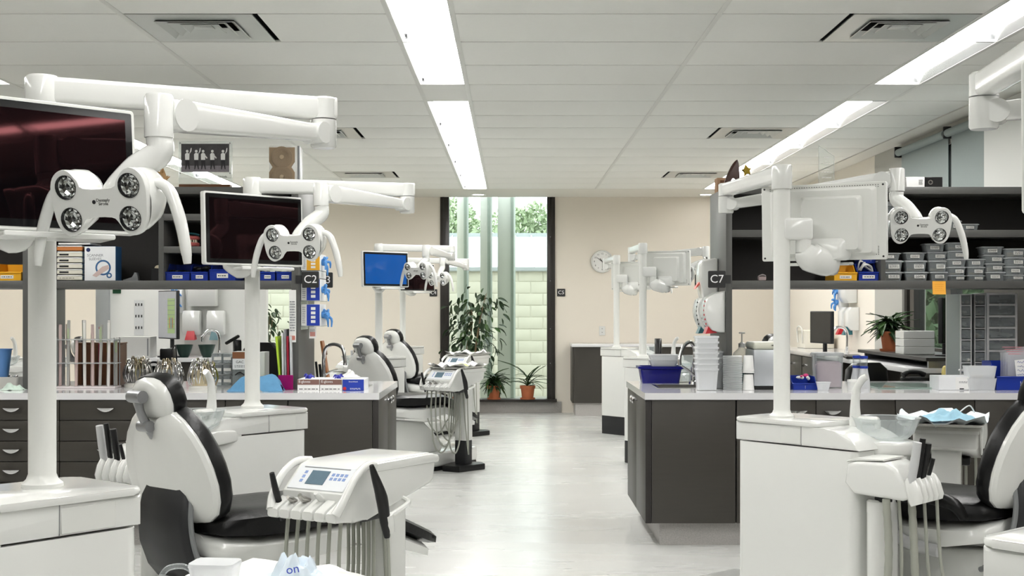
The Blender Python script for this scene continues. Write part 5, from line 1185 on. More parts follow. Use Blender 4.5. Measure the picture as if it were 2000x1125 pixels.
# on top of the right shelf unit
t = thing('fin_trophy', onto(1428, 7.40, TZ), 0, 'dark wooden fin shaped trophy atop the right shelf unit', 'trophy')
fin = smooth_loop([(-0.045, 0.0), (-0.030, 0.06), (0.0, 0.125), (0.028, 0.16), (0.040, 0.155), (0.046, 0.10), (0.048, 0.045), (0.036, 0.038), (0.02, 0.058), (0.0, 0.05), (-0.012, 0.0)], 3)
MB().prism(fin, -0.012, 0.012, 0.004, 2, frame((0, 0, 0.01), *FRONT)).obj('fin', DARKWOOD, t)
MB().box((0, 0, 0.006), (0.11, 0.05, 0.012), 0.002, 1).obj('base', DARKWOOD, t)
t = thing('cardboard_box', onto(1413, 7.62, TZ), 0, 'small brown cardboard box at the corner atop the right shelf unit', 'box')
MB().box((0, 0.05, 0.045), (0.075, 0.1, 0.09), 0.001, 1).obj('box', CARD, t); MB().box((0.0, -0.001, 0.05), (0.04, 0.002, 0.05)).obj('printed_patch', mat('dark_card_print', (120, 84, 60), 0.8), t)
t = thing('star_trophy', onto(1458, 7.45, TZ), 0, 'gold star trophy atop the right shelf unit beside the dark fin', 'trophy')
star = [((0.036 if k % 2 == 0 else 0.015)*math.cos(R(90 + 36*k)), (0.036 if k % 2 == 0 else 0.015)*math.sin(R(90 + 36*k))) for k in range(10)]
MB().prism(star, -0.008, 0.008, 0.003, 1, frame((0, 0, 0.115), (0.9, 0.3, 0.2), (0, 0, 1))).obj('star', GOLD, t)
MB().lathe([(0.0, 0.0), (0.03, 0.0), (0.03, 0.02), (0.008, 0.03), (0.006, 0.085), (0, 0.085)], 14).obj('stem', GOLD, t)
t = thing('acrylic_award', onto(1614, 7.40, TZ), 0, 'clear acrylic award with white etched lines atop the right shelf unit', 'award')
MB().prism([(-0.045, 0.0), (0.045, 0.0), (0.045, 0.175), (0.008, 0.198), (-0.008, 0.215), (-0.045, 0.235)], -0.006, 0.006, 0.001, 1, frame((0, 0, 0.02), *FRONT)).obj('slab', thin('award_acrylic', (226, 230, 230), 0.05, 0.05, edge=0.8), t)
MB().box((0, 0, 0.012), (0.10, 0.05, 0.024), 0.002, 1).obj('base', BLACKPL, t)
for k, (z, w_) in enumerate(((0.185, 0.034), (0.165, 0.02), (0.150, 0.066), (0.135, 0.024), (0.115, 0.034), (0.100, 0.06))): ink_lines('etched_line', t, frame((0, -0.0066, z), *FRONT), w_, 0.006, 1, WHITEINK, k)
text('lettering', '3M Unitek', 0.014, WHITEINK, t, frame((0, -0.0066, 0.068), *FRONT))
for i, (x0, x1, mm, lab) in enumerate(((1770, 1806, PAPER, 'white labelled ring binder lying atop the right shelf unit'), (1807, 1841, BLACKPL, 'black ring binder spine lying atop the right shelf unit'))):
    a = at(x0, 0, 7.3).x; b = at(x1, 0, 7.3).x
    t = thing('ring_binder', ((a + b)/2, 7.3, TZ), 0, lab, 'binder', 'ring binders')
    MB().box((0, 0.14, 0.031), (b - a, 0.28, 0.062), 0.002, 1).obj('cover', mm, t)
    if i: MB().lathe([(0.008, 0), (0.014, 0), (0.014, 0.002), (0.008, 0.002)], 16, M=frame((-0.02, 0, 0.031), *FRONT), cap=False).obj('finger_ring', CHROME, t)
    else: ink_lines('barcode', t, frame((0.03, -0.0008, 0.032), *FRONT), 0.022, 0.03, 8, INK, 2)
t = thing('marker_pen', onto(1462, 7.3, TZ), R(8), 'black and white marker pen lying atop the right shelf unit', 'pen')
MB().cyl((-0.03, 0, 0.009), (0.03, 0, 0.009), 0.009, n=10).obj('cap', BLACKPL, t); MB().cyl((0.03, 0, 0.009), (0.11, 0, 0.009), 0.008, n=10).obj('barrel', PAPER, t)

# ------------------------------------------------------------------ right worktop contents
t = thing('dish_tub', (0.925, 7.90, ZT), 0, 'navy blue tub behind the sink at the aisle end of the right worktop', 'tub')
def rr2(w_, d_, z): return [(x, y, z) for x, y in rrect(w_, d_, 0.02, 3)]
MB().loft([rr2(0.23, 0.14, 0.0), rr2(0.255, 0.165, 0.085), rr2(0.285, 0.19, 0.09), rr2(0.285, 0.19, 0.105), rr2(0.25, 0.16, 0.105), rr2(0.225, 0.135, 0.006)]).obj('tub', NAVYTUB, t)
for k in range(2):
    b = thing('white_tray', (0.945, 7.88, ZT + 0.106 + 0.03*k), R(3*k), ['lower translucent white tray resting on the navy tub', 'upper translucent white tray resting on the navy tub'][k], 'tray', 'translucent trays')
    MB().loft([rr2(0.15, 0.12, 0.0), rr2(0.175, 0.14, 0.035), rr2(0.19, 0.15, 0.036), rr2(0.19, 0.15, 0.041), rr2(0.17, 0.135, 0.041), rr2(0.145, 0.115, 0.004)]).obj('tray', TUBEW, b)
t = thing('faucet', (1.12, 7.80, ZT), 0, 'chrome tap over the right island sink beside the tub tower', 'tap')
MB().lathe([(0.0, 0.0), (0.028, 0.0), (0.026, 0.012), (0.015, 0.02), (0.014, 0.10), (0.0, 0.10)], 18).obj('base', CHROME, t)
MB().tube([(0, 0, 0.08), (0.01, 0, 0.2), (-0.02, -0.03, 0.255), (-0.065, -0.06, 0.235), (-0.095, -0.09, 0.17), (-0.097, -0.092, 0.12)], [0.012, 0.012, 0.012, 0.012, 0.011, 0.013], 12).obj('spout', CHROME, t)
MB().tube([(0.0, -0.02, 0.05), (-0.04, -0.05, 0.085), (-0.085, -0.08, 0.115)], [0.010, 0.008, 0.006], 8).obj('lever', CHROME, t)
t = thing('clear_jug', (1.075, 7.95, ZT), 0, 'clear plastic box behind the right island tap', 'box')
MB().loft([rr2(0.12, 0.1, 0.0), rr2(0.13, 0.11, 0.12), rr2(0.12, 0.1, 0.12), rr2(0.11, 0.09, 0.004)]).obj('box', CLEAR, t)
ORDW = ['bottom', 'second', 'third', 'fourth', 'fifth', 'sixth', 'seventh', 'eighth', 'ninth', 'tenth']
def NTH(k, n):
    if k == 0: return 'bottom one'
    if k == n - 1: return 'top one'
    return ORDW[k] + ' from the bottom' if k <= (n - 1)//2 else ORDW[n - 1 - k] + ' from the top'
# nested tub towers
for (x, Y, n, w_, nm) in ((1381, 7.16, 7, 0.132, 'front'), (1398, 7.34, 4, 0.11, 'rear')):
    c = onto(x, Y)
    for k in range(n):
        tall = 0.125
        b = thing('nested_tub', (c[0], c[1] + 0.03, ZT + k*0.0305), 0, 'white translucent tub, %s of the %s nested tower on the right worktop' % (NTH(k, n), nm), 'tub', 'nested tubs, %s tower' % nm)
        hh = tall if k == 0 else tall
        MB().loft([rr2(w_*0.80, w_*0.80, 0.002), rr2(w_*0.93, w_*0.93, hh - 0.012), rr2(w_, w_, hh - 0.010), rr2(w_, w_, hh), rr2(w_*0.90, w_*0.90, hh), rr2(w_*0.78, w_*0.78, 0.004)]).obj('tub', TUBEW, b)
c = onto(1434, 7.17)
lid_me = MB().lathe([(0.0, 0.0), (0.053, 0.0), (0.0555, 0.002), (0.0555, 0.0085), (0.053, 0.0095), (0.0, 0.0095)], 26).mesh('petri_dish', thin('clear_lid_plastic', (238, 241, 241), 0.42, 0.12, edge=0.6))
for k in range(19):
    o = link('petri_dish', lid_me, None, (c[0] + 0.001*math.sin(k), c[1] + 0.05, ZT + 0.0003 + k*0.0103)); tag(o, 'round clear dish, %s of the tall stack on the right worktop' % NTH(k, 19), 'dish', 'stack of clear round dishes')
c = onto(1464, 7.17)
for k in range(3):
    b = thing('paper_cup', (c[0], c[1] + 0.04, ZT + (0.001 if k == 0 else 0.085 + 0.012*k)), 0, ['lowest white cup of the inverted stack beside the dishes', 'middle white cup of the inverted stack beside the dishes', 'top white cup of the inverted stack beside the dishes'][k], 'cup', 'stacked white cups')
    MB().lathe([(0.034, 0.0), (0.035, 0.003), (0.033, 0.005), (0.027, 0.086), (0.026, 0.088), (0.0, 0.088)], 22).obj('cup', PAPER, b)
t = thing('pump_bottle', onto(1449, 7.55), 0, 'clear pump flask with white nozzle behind the stack of dishes', 'bottle')
MB().lathe([(0.0, 0.0), (0.06, 0.0), (0.062, 0.01), (0.062, 0.17), (0.05, 0.20), (0.022, 0.225), (0.018, 0.235)], 24).obj('flask', CLEAR, t)
MB().lathe([(0.0, 0.006), (0.056, 0.006), (0.057, 0.14), (0.0, 0.14)], 24).obj('liquid', thin('teal_liquid', (70, 130, 140), 0.35, 0.1, tint=(150, 205, 210)), t)
MB().lathe([(0.021, 0.232), (0.021, 0.255), (0.008, 0.262), (0.004, 0.266), (0.004, 0.315), (0.0, 0.315)], 16).obj('pump', WHITE, t)
MB().box((0.0, 0, 0.318), (0.036, 0.012, 0.010), 0.004, 2).obj('nozzle', WHITE, t)
t = thing('green_cap_jar', onto(1463, 7.42), 0, 'small jar with a green cap beside the silver machine', 'jar')
MB().lathe([(0, 0), (0.028, 0), (0.028, 0.15), (0.024, 0.158)], 18).obj('jar', CLEAR, t); MB().lathe([(0.027, 0.155), (0.027, 0.18), (0, 0.182)], 18).obj('cap', mat('green_cap', (22, 120, 76), 0.4), t)
t = thing('bench_machine', onto(1507, 7.22), 0, 'silver boxy bench machine behind the near right pole', 'machine')
MB().box((0, 0.13, 0.125), (0.205, 0.26, 0.21), 0.008, 2).obj('body', mat('silver_paint', (190, 194, 198), 0.3, metal=0.3), t)
MB().box((0, 0.13, 0.25), (0.207, 0.262, 0.042), 0.016, 3).obj('lid', mat('olive_white', (206, 206, 192), 0.35), t)
MB().tube([(0.0, -0.004, 0.253), (0.045, -0.012, 0.258), (0.09, -0.004, 0.253)], [0.004, 0.010, 0.004], 10, flat=0.5).obj('handle', BLACKPL, t)
MB().box((0, 0.13, 0.01), (0.2, 0.25, 0.02)).obj('base', BLACKPL, t)
MB().box((0.07, -0.0008, 0.205), (0.03, 0.001, 0.005)).obj('red_mark', REDP, t); MB().box((0.07, -0.0008, 0.05), (0.03, 0.001, 0.004)).obj('fine_mark', INK, t)
t, w = bin_box(1548, 1597, 760, 7.2, 0.075, 0.18, BLUEBIN, 'blue bin right of the near right pole on the right worktop', 'blue storage bins', ZT, 0.01)
lumps('pink_item', t, mat('hot_pink', (206, 60, 120), 0.5), w*0.4, 0.06, 0.07, 3, 0.012, 5); lumps('white_items', t, PAPER, w*0.6, 0.08, 0.06, 6, 0.012, 6)
t = thing('powder_canister', onto(1616, 7.42), 0, 'clear canister of pale pink powder on the right worktop', 'canister')
MB().loft([rr2(0.155, 0.11, 0.0), rr2(0.165, 0.12, 0.19), rr2(0.155, 0.11, 0.19), rr2(0.15, 0.105, 0.004)]).obj('canister', CLEAR, t)
MB().loft([rr2(0.148, 0.10, 0.006), rr2(0.154, 0.108, 0.14), rr2(0.12, 0.08, 0.155)]).obj('powder', mat('pale_pink_powder', (222, 200, 206), 0.9, var=0.08, scale=60), t)
MB().loft([rr2(0.175, 0.13, 0.188), rr2(0.178, 0.133, 0.196), rr2(0.17, 0.125, 0.206), rr2(0.15, 0.105, 0.208)]).obj('lid', LIDM, t)
t = thing('white_bowl', onto(1608, 7.14), 0, 'small white plastic bowl in front of the pink canister', 'bowl')
MB().lathe([(0.0, 0.0), (0.028, 0.0), (0.03, 0.004), (0.04, 0.045), (0.043, 0.046), (0.043, 0.05), (0.037, 0.05), (0.027, 0.006), (0.0, 0.005)], 24).obj('bowl', TUBEW, t)
for i, (x, Y) in enumerate(((1673, 7.36), (1687, 7.30))):
    t = thing('mixing_bottle', onto(x, Y), 0, ['left white bottle with blue collar on the right worktop', 'right white bottle with blue collar on the right worktop'][i], 'bottle', 'bottles with blue collars')
    MB().lathe([(0, 0), (0.035, 0), (0.037, 0.006), (0.034, 0.05), (0.024, 0.10), (0.022, 0.12), (0, 0.12)], 20).obj('body', TUBEW, t)
    MB().lathe([(0.023, 0.118), (0.024, 0.122), (0.024, 0.130), (0.022, 0.132)], 20).obj('collar', BLU, t)
    MB().lathe([(0.021, 0.132), (0.022, 0.175), (0.0, 0.176)], 20).obj('measuring_cup', CLEAR, t)
    MB().lathe([(0.0, 0.176), (0.0235, 0.176), (0.0235, 0.19), (0, 0.192)], 20).obj('cap', BLU, t)
t = thing('white_jar', onto(1668, 7.14), 0, 'short white round jar in front of the blue collared bottles', 'jar')
MB().lathe([(0, 0), (0.035, 0), (0.037, 0.004), (0.037, 0.05), (0.0, 0.05)], 22).obj('jar', WHITE, t); MB().lathe([(0.0, 0.05), (0.038, 0.05), (0.038, 0.062), (0.0, 0.064)], 22).obj('lid', PAPER, t)
t = thing('glass_sheet', onto(1768, 7.45), 0, 'thin glass sheet lying on the right worktop', 'glass sheet')
MB().box((0, 0.1, 0.004), (0.4, 0.5, 0.006), 0.001, 1).obj('sheet', thin('green_glass', (200, 216, 210), 0.3, 0.03, tint=(222, 238, 230)), t)
t = thing('white_carton', onto(1868, 7.18), 0, 'low white carton on the right worktop beside the clear tubs', 'carton')
MB().box((0, 0.08, 0.04), (0.20, 0.16, 0.078), 0.001, 1).obj('box', mat('white_card', (232, 234, 236), 0.45), t)
MB().box((0.045, -0.001, 0.04), (0.10, 0.001, 0.07)).obj('end_panel', PAPER, t); ink_lines('print', t, frame((0.04, -0.0018, 0.045), *FRONT), 0.05, 0.012, 2, GREYINK, 5)
MB().box((0.03, -0.001, 0.008), (0.025, 0.002, 0.006)).obj('tab', INK, t)
for k in range(2):
    tub(onto(1915, 7.2)[0], 7.16, ZT + 0.0005 + 0.068*k, wid(62, 7.2), 0.068, 0.11, ['lower open clear tub beside the blue bin at the right edge', 'upper open clear tub beside the blue bin at the right edge'][k], 70 + k, CLEARW, lid=False, group='open clear tubs')
    MB().lathe([(0, 0.004), (0.03, 0.004), (0.032, 0.014), (0.0, 0.018)], 14, o=(-0.02, 0.05, 0)).obj('contents', TAN, [o for o in COL.objects if o.name.startswith('plastic_tub')][-1])
t, w = bin_box(1945, 2040, 762, 7.18, 0.16, 0.22, BLUEBIN, 'large blue bin of zip bags at the right picture edge', 'blue storage bins', ZT, 0.01)
BAGM = thin('zip_bag', (222, 222, 228), 0.35, 0.2, edge=0.5)
for k in range(4):
    bg = MB().loft([[(x*(0.14 + 0.01*k), 0.03 + 0.03*k + 0.006*math.sin(3*q + k), 0.05 + q*0.16), (x*(0.14 + 0.01*k) + 0.14, 0.03 + 0.03*k + 0.006*math.cos(4*q), 0.05 + q*0.16 + 0.012*k)] for q in [z/5 for z in range(6)] for x in (-0.4,)], cap=False, closed=False).obj('zip_bag', BAGM, t)
    MB().box((0.01, 0.03 + 0.03*k, 0.205 + 0.012*k), (0.13, 0.002, 0.004)).obj('red_zip', mat('pink_zip', (206, 130, 140), 0.5), bg)
nt_ = MB().box((0.02, 0.012, 0.125), (0.085, 0.002, 0.10), 0, 1, ry=R(-6)).obj('paper_note', PAPER, t)
mb = MB(); rr = random.Random(8)
for k in range(4):
    z = 0.16 - 0.024*k; pts = [(-0.012 + 0.006*j, 0.0098, z + rr.uniform(-0.006, 0.006)) for j in range(9)]
    mb.tube(pts, 0.0009, 4, per=3)
tag(mb.obj('blue_scribble', mat('blue_ink', (40, 60, 150), 0.5), nt_), kind='stuff')
# drawer towers
def drawer_tower(x0, x1, n, Y, ztop, label, wide=False):
    a = at(x0, 0, Y).x; b = at(x1, 0, Y).x; w_ = b - a; H = ztop - ZT; h_ = H/n
    t = thing('drawer_tower', ((a + b)/2, Y, ZT), 0, label, 'drawer tower', 'clear drawer towers')
    mb = MB(); e = 0.012 if wide else 0.006
    for s in (-1, 1):
        mb.box((s*(w_/2 - e/2), 0.006, H/2), (e, 0.012, H)); mb.box((s*(w_/2 - e/2), 0.254, H/2), (e, 0.012, H))
        MB().box((s*(w_/2 - 0.001), 0.13, H/2), (0.002, 0.24, H)).obj('side_panel', SMOKE, t)
    for k in range(n + 1): mb.box((0, 0.13, min(H - 0.003, max(0.003, k*h_))), (w_ - e*2, 0.26, 0.012 if wide else 0.006))
    MB().box((0, 0.258, H/2), (w_ - e, 0.004, H)).obj('rear_panel', SHELFBACK, t)
    mb.obj('frame', mat('tower_white', (206, 206, 206), 0.4), t)
    rr = random.Random(int(x0))
    for k in range(n):
        z = k*h_ + h_/2
        d = MB().box((0, 0.006, z), (w_ - e*2 - 0.004, 0.004, h_ - 0.016), 0.001, 1).obj('drawer', SMOKE, t)
        if wide:
            mb = MB()
            for q in range(4): mb.box((rr.uniform(-0.01, 0.01), 0.03 + 0.02*q, z - h_*0.18 + 0.004*q), (w_*0.75, 0.015, h_*rr.uniform(0.15, 0.4)), 0, 1, rz=R(rr.uniform(-8, 8)), ry=R(rr.uniform(-9, 9)))
            tag(mb.obj('papers', [PAPER, GREYPL, CARD][rr.randrange(3)], d), kind='stuff')
        else:
            lumps('contents', d, [PAPER, GREYPL, OFFW, TAN][rr.randrange(4)], w_*0.5, 0.1, z - h_*0.25, 4, 0.014, k)
        MB().box((0, 0.002, z - h_*0.2), (w_*0.3, 0.006, 0.006), 0.002, 1).obj('pull', CLEAR, d)
drawer_tower(1876, 1898, 8, 7.58, 1.40, 'narrow clear drawer tower, left one under the right shelf')
drawer_tower(1903, 1926, 8, 7.62, 1.40, 'narrow clear drawer tower, middle one under the right shelf')
drawer_tower(1928, 1987, 8, 7.60, 1.405, 'wide white framed drawer tower with papers under the right shelf', True)

# ------------------------------------------------------------------ dispensers on the right end panel (faces the aisle)
def side_prof(name, pts, y0, y1, m, parent, bev=0.006, seg=3):
    """profile in x,z extruded along y"""
    return MB().prism(pts, -y1, -y0, bev, seg, frame((0, 0, 0), (1, 0, 0), (0, 0, 1))).obj(name, m, parent, angle=45)
XP = 1.229
t = thing('towel_dispenser', (XP, 7.52, 1.33), 0, 'tall white dispenser with coral tip behind the C7 sign', 'dispenser')
side_prof('body', [(0, 0.0), (-0.075, 0.0), (-0.085, 0.02), (-0.105, 0.14), (-0.108, 0.24), (-0.095, 0.27), (-0.02, 0.285), (0, 0.28)], 0, 0.2, WHITE, t, 0.012)
MB().lathe([(0, 0), (0.011, 0), (0.011, 0.006), (0.008, 0.012), (0, 0.012)], 12, M=frame((-0.06, 0.1, 0.282), (1, 0, 0), (0, 1, 0))).obj('lock_knob', CHROME, t)
MB().loft([[(-0.10, 0.05, 0.13), (-0.10, 0.12, 0.13), (-0.10, 0.12, 0.15), (-0.10, 0.05, 0.15)], [(-0.13, 0.04, 0.10), (-0.13, 0.12, 0.10), (-0.125, 0.12, 0.115), (-0.125, 0.04, 0.115)]]).obj('paper_tip', CORAL, t)
for i, (Y0, z0, tipm, lab, nm) in enumerate(((7.27, 1.175, REDP, 'white rounded glove roll dispenser with red tip below the C7 sign', 'near'), (7.56, 1.17, TEAL, 'white rounded glove roll dispenser with teal tip behind the red tipped one', 'far'))):
    t = thing('roll_dispenser', (XP, Y0, z0), 0, lab, 'dispenser', 'rounded roll dispensers')
    pr = [(0, 0.0), (-0.035, 0.0), (-0.075, 0.012)] + [(-0.09 - 0.03*math.sin(R(a))*1.0, 0.03 + 0.2*(a/180.0)) for a in range(0, 151, 30)] + [(-0.075, 0.215), (-0.03, 0.235), (0, 0.24)]
    side_prof('body', pr, 0, 0.2, WHITE, t, 0.008)
    sc = side_prof('clear_scale', [(x - 0.004, z) for x, z in pr[3:9]] + [(x + 0.006, z) for x, z in pr[3:9][::-1]], 0.03, 0.17, CLEAR, t, 0.001, 1)
    for k in range(6): MB().box((-0.108 - 0.012*math.sin(R(30*k)), 0.028, 0.05 + 0.026*k), (0.006, 0.004, 0.010)).obj('scale_mark', REDP if i == 0 else BLACKPL, t)
    MB().loft([[(-0.06, 0.03, 0.045), (-0.06, 0.12, 0.045), (-0.085, 0.12, 0.055), (-0.085, 0.03, 0.055)], [(-0.045, 0.02, -0.002), (-0.045, 0.13, -0.002), (-0.112, 0.13, -0.008), (-0.112, 0.02, -0.008)]]).obj('tip', tipm, t)
# ------------------------------------------------------------------ trays on the carts
def lined_tray(cx, cy, yaw, z, label, paper, w=0.42, d=0.30, rag_k=1.0):
    t = thing('instrument_tray', (cx, cy, z), R(yaw), label, 'tray', 'paper lined instrument trays')
    def rr(w_, d_, zz): return [(x, y, zz) for x, y in rrect(w_, d_, 0.03, 3)]
    MB().loft([rr(w*0.94, d*0.92, 0.0), rr(w, d, 0.012), rr(w*0.99, d*0.985, 0.012), rr(w*0.93, d*0.91, 0.004)]).obj('tray', OFFW, t)
    # paper liner with a curling, ragged rim
    n = 48; r_ = random.Random(int(cx*100) + 5); loops = []
    ph = [r_.uniform(0, 6) for _ in range(4)]
    for s, z0 in ((0.0, 0.008), (0.5, 0.008), (0.85, 0.010), (1.0, 0.02), (1.08, 0.03)):
        L = []
        for k in range(n):
            a = 2*math.pi*k/n; q = max(abs(math.cos(a)), abs(math.sin(a))) ; k2 = 1/q**0.8
            rag = (0.010*math.sin(5*a + ph[0]) + 0.008*math.sin(11*a + ph[1]) + 0.006*math.sin(17*a + ph[2]))*(s > 0.8)*rag_k
            L.append((s*k2*w*0.5*math.cos(a), s*k2*d*0.5*math.sin(a), (z0 if rag_k == 1 else min(z0, 0.013)) + rag + 0.004*math.sin(7*a + 9*s)*(s > 0.3)))
        loops.append(L)
    MB().loft(loops, cap=False).obj('paper_liner', paper, t, angle=60)
    return t
lined_tray(-0.44, 10.21, 60, 0.832, 'paper lined tray with a pale green packet on the cart beyond the left island', PAPER)
crumple('green_packet', (-0.41, 10.17, 0.846), 0.16, 0.10, 0.025, mat('pale_lime', (206, 214, 150), 0.6), 'pale green packet on the paper lined tray beyond the left island', 'packet', 14)
lined_tray(-0.45, 12.97, 60, 0.832, 'paper lined tray on the farthest cart before the tall window', PAPER)
lined_tray(1.83, 5.36, -112, 0.832, 'tray lined with pale blue paper on the cart at the right edge', mat('pale_blue_paper', (220, 228, 232), 0.7), w=0.46, d=0.34)
t = thing('face_mask', (1.82, 5.27, 0.850), R(10), 'light blue face mask lying on the tray at the right edge', 'mask')
crumple('mask_cloth', (0, 0, 0), 0.24, 0.15, 0.05, mat('mask_blue', (150, 190, 208), 0.8, var=0.1, scale=40), '', '', 21, t, sharp=True)
MB().tube([(0.05, 0, 0.03), (0.09, -0.01, 0.06), (0.12, 0.0, 0.03)], 0.003, 6).obj('ear_loop', PAPER, t)
# cart in the foreground, bottom edge
lined_tray(-0.45, 2.17, 62, 0.832, 'white tray at the bottom picture edge', PAPER, w=0.33, d=0.26, rag_k=0.12)
t = thing('white_pot', (-0.515, 2.19, 0.846), R(-6), 'white square pot on the tray at the bottom edge', 'pot')
def rr3(w_, d_, z): return [(x, y, z) for x, y in rrect(w_, d_, 0.014, 3)]
MB().loft([rr3(0.072, 0.06, 0.0), rr3(0.08, 0.066, 0.026), rr3(0.082, 0.068, 0.028), rr3(0.080, 0.066, 0.034), rr3(0.07, 0.056, 0.034)]).obj('pot', TUBEW, t)
MB().tube([(-0.035, 0, 0.01), (-0.055, 0, 0.024), (-0.085, 0, 0.02), (-0.10, 0, 0.0)], 0.005, 8).obj('loop', CLEAR, t)
t = thing('sterile_pouch', (-0.375, 2.19, 0.850), R(20), 'crumpled clear pouch with blue print at the bottom edge', 'pouch')
crumple('pouch', (0, 0, 0), 0.085, 0.07, 0.05, mat('pouch_film', (214, 226, 236), 0.25, var=0.1, scale=20), '', '', 33, t, sharp=True)
text('lettering', 'on', 0.022, BLU, t, frame((-0.012, -0.036, 0.024), (1, 0, 0.1), (0, 0.5, 0.85)))

# ------------------------------------------------------------------ far wall: clock, outlet, plants
t = thing('wall_clock', at(1176, 511, YW - 0.002), 0, 'round white wall clock right of the tall window', 'clock')
Mk = frame((0, -0.002, 0), *FRONT); rc = 0.142
MB().lathe([(rc - 0.016, 0.012), (rc - 0.012, 0.03), (rc - 0.004, 0.034), (rc, 0.026), (rc, 0.0)], 40, M=Mk, cap=False).obj('rim', WHITE, t)
MB().lathe([(0, 0.012), (rc - 0.014, 0.012), (rc - 0.014, 0.008), (0, 0.008)], 40, M=Mk).obj('dial', PAPER, t)
for k in range(1, 13): text('numeral', str(k), 0.030, INK, t, Mk @ Matrix.Translation((0.098*math.sin(R(30*k)), 0.098*math.cos(R(30*k)), 0.0125)))
for nm, a, L, w_ in (('hour_hand', -35, 0.058, 0.008), ('minute_hand', -52, 0.088, 0.006), ('second_hand', 179, 0.09, 0.0025)):
    MB().box((0, L/2 - 0.008, 0.016), (w_, L, 0.0015), 0, 1, Mk @ Matrix.Rotation(-R(a), 4, 'Z')).obj(nm, INK, t)
t = thing('power_outlet', at(1176, 646, YW - 0.002), 0, 'white power outlet on the far wall below the clock', 'outlet')
MB().prism(rrect(0.075, 0.115, 0.008, 3), 0, 0.008, 0.002, 1, Mk).obj('plate', WHITE, t)
for dz in (-0.02, 0.025): MB().box((0, -0.0105, dz), (0.012, 0.002, 0.006)).obj('socket', CHAR, t)
def leaf_mesh(L, W, droop, m, fold=0.25):
    pts = []; n = 4
    rows_ = [[(s*W/2*math.sin(math.pi*(0.08 + 0.92*k/n))**0.8, L*k/n, -droop*L*(k/n)**2 + (fold*W*0.5*abs(s))) for s in (-1, 0, 1)] for k in range(n + 1)]
    me = bpy.data.meshes.new('leaf'); vs = [p for rw in rows_ for p in rw]
    me.from_pydata(vs, [], [(3*k + j, 3*k + j + 1, 3*k + j + 4, 3*k + j + 3) for k in range(n) for j in range(2)]); me.materials.append(m)
    for p in me.polygons: p.use_smooth = True
    return me
FL = [leaf_mesh(0.105, 0.058, 0.25, LEAF), leaf_mesh(0.12, 0.062, 0.4, LEAF), leaf_mesh(0.09, 0.052, 0.3, LEAF2)]
def pot(t, r0, h, mrim=True):
    MB().lathe([(0, 0), (r0*0.72, 0), (r0*0.9, h*0.78), (r0, h*0.78), (r0*1.02, h), (r0*0.9, h), (r0*0.86, h*0.86), (0, h*0.86)], 24).obj('pot', TERRA, t)
    MB().lathe([(0, h*0.87), (r0*0.86, h*0.87), (r0*0.86, h*0.88), (0, h*0.885)], 20).obj('soil', SOIL, t)
    MB().lathe([(0, 0), (r0*0.95, 0), (r0*1.02, 0.018), (r0*0.97, 0.018), (r0*0.9, 0.006), (0, 0.006)], 24).obj('saucer', TERRA, t)
def ficus(x, Y, z0, Hh, spread, n, label, seed, lo=0.35):
    t = thing('ficus', (x, Y, z0), 0, label, 'plant', 'tall ficus plants'); r_ = random.Random(seed)
    pot(t, 0.15, 0.26)
    tips = []
    for k in range(6):
        a = r_.uniform(0, 6.28); e = Vector((math.cos(a)*spread*r_.uniform(0.2, 0.55), math.sin(a)*spread*0.4, Hh*r_.uniform(0.75, 0.98)))
        pts = [Vector((0.03*math.cos(a), 0.03*math.sin(a), 0.2)), e*0.4 + Vector((0.04*math.cos(a*3), 0, 0.05)), e*0.75 + Vector((0.03*math.sin(a), 0, 0.02)), e]
        MB().tube(pts, [0.010, 0.008, 0.005, 0.003], 6).obj('stem', STEM, t); tips.append(catmull(pts, 8))
    for k in range(n):
        P_ = r_.choice(tips); q = P_[r_.randrange(int(len(P_)*lo), len(P_))]
        a = r_.uniform(0, 6.28); rad = spread*r_.uniform(0.05, 0.5)
        p = q + Vector((math.cos(a)*rad, math.sin(a)*rad*0.6, r_.uniform(-0.12, 0.14)))
        o = link('leaf', FL[r_.randrange(3)], t, p); o.rotation_euler = (R(r_.uniform(-75, 5)), R(r_.uniform(-30, 30)), a - math.pi/2 + r_.uniform(-0.8, 0.8)); o.scale = [r_.uniform(0.7, 1.15)]*3
    return t
ficus(-0.58, 15.5, 0.0, 1.60, 0.62, 295, 'tall dark leaved ficus at the left of the tall window', 4)
ficus(-2.9, 14.9, 0.0, 1.42, 0.62, 150, 'ficus seen under the left shelf between pole and folders', 9)
SL = [leaf_mesh(0.30, 0.026, 0.75, LEAF2, 0.6), leaf_mesh(0.24, 0.024, 0.5, LEAF, 0.6), leaf_mesh(0.20, 0.030, 1.0, LEAF2, 0.5)]
BL = [leaf_mesh(0.15, 0.035, 0.6, LEAF2, 0.4), leaf_mesh(0.13, 0.032, 0.9, LEAF, 0.4)]
def strap_plant(x, Y, z0, r0, h, leaves, n, label, seed, sp=1.0, tilt=(25, 80)):
    t = thing('potted_plant', (x, Y, z0), 0, label, 'plant', 'plants in terracotta pots'); r_ = random.Random(seed)
    pot(t, r0, h)
    for k in range(n):
        a = r_.uniform(0, 6.28); o = link('leaf', leaves[r_.randrange(len(leaves))], t, (0.6*r0*math.cos(a)*r_.random(), 0.6*r0*math.sin(a)*r_.random(), h*0.9 + 0.10*sp*r_.random()))
        o.rotation_euler = (R(r_.uniform(*tilt)), R(r_.uniform(-15, 15)), a); o.scale = [r_.uniform(0.7, 1.2)*sp]*3
    return t
strap_plant(-0.225, 15.73, 0.1755, 0.085, 0.17, BL, 95, 'bushy green plant in terracotta pot, left of the two on the window sill', 5, 1.25, (-30, 75))
strap_plant(0.195, 15.735, 0.1755, 0.095, 0.17, SL, 26, 'spidery strap leaved plant in terracotta pot, right of the two on the window sill', 8, 1.05)
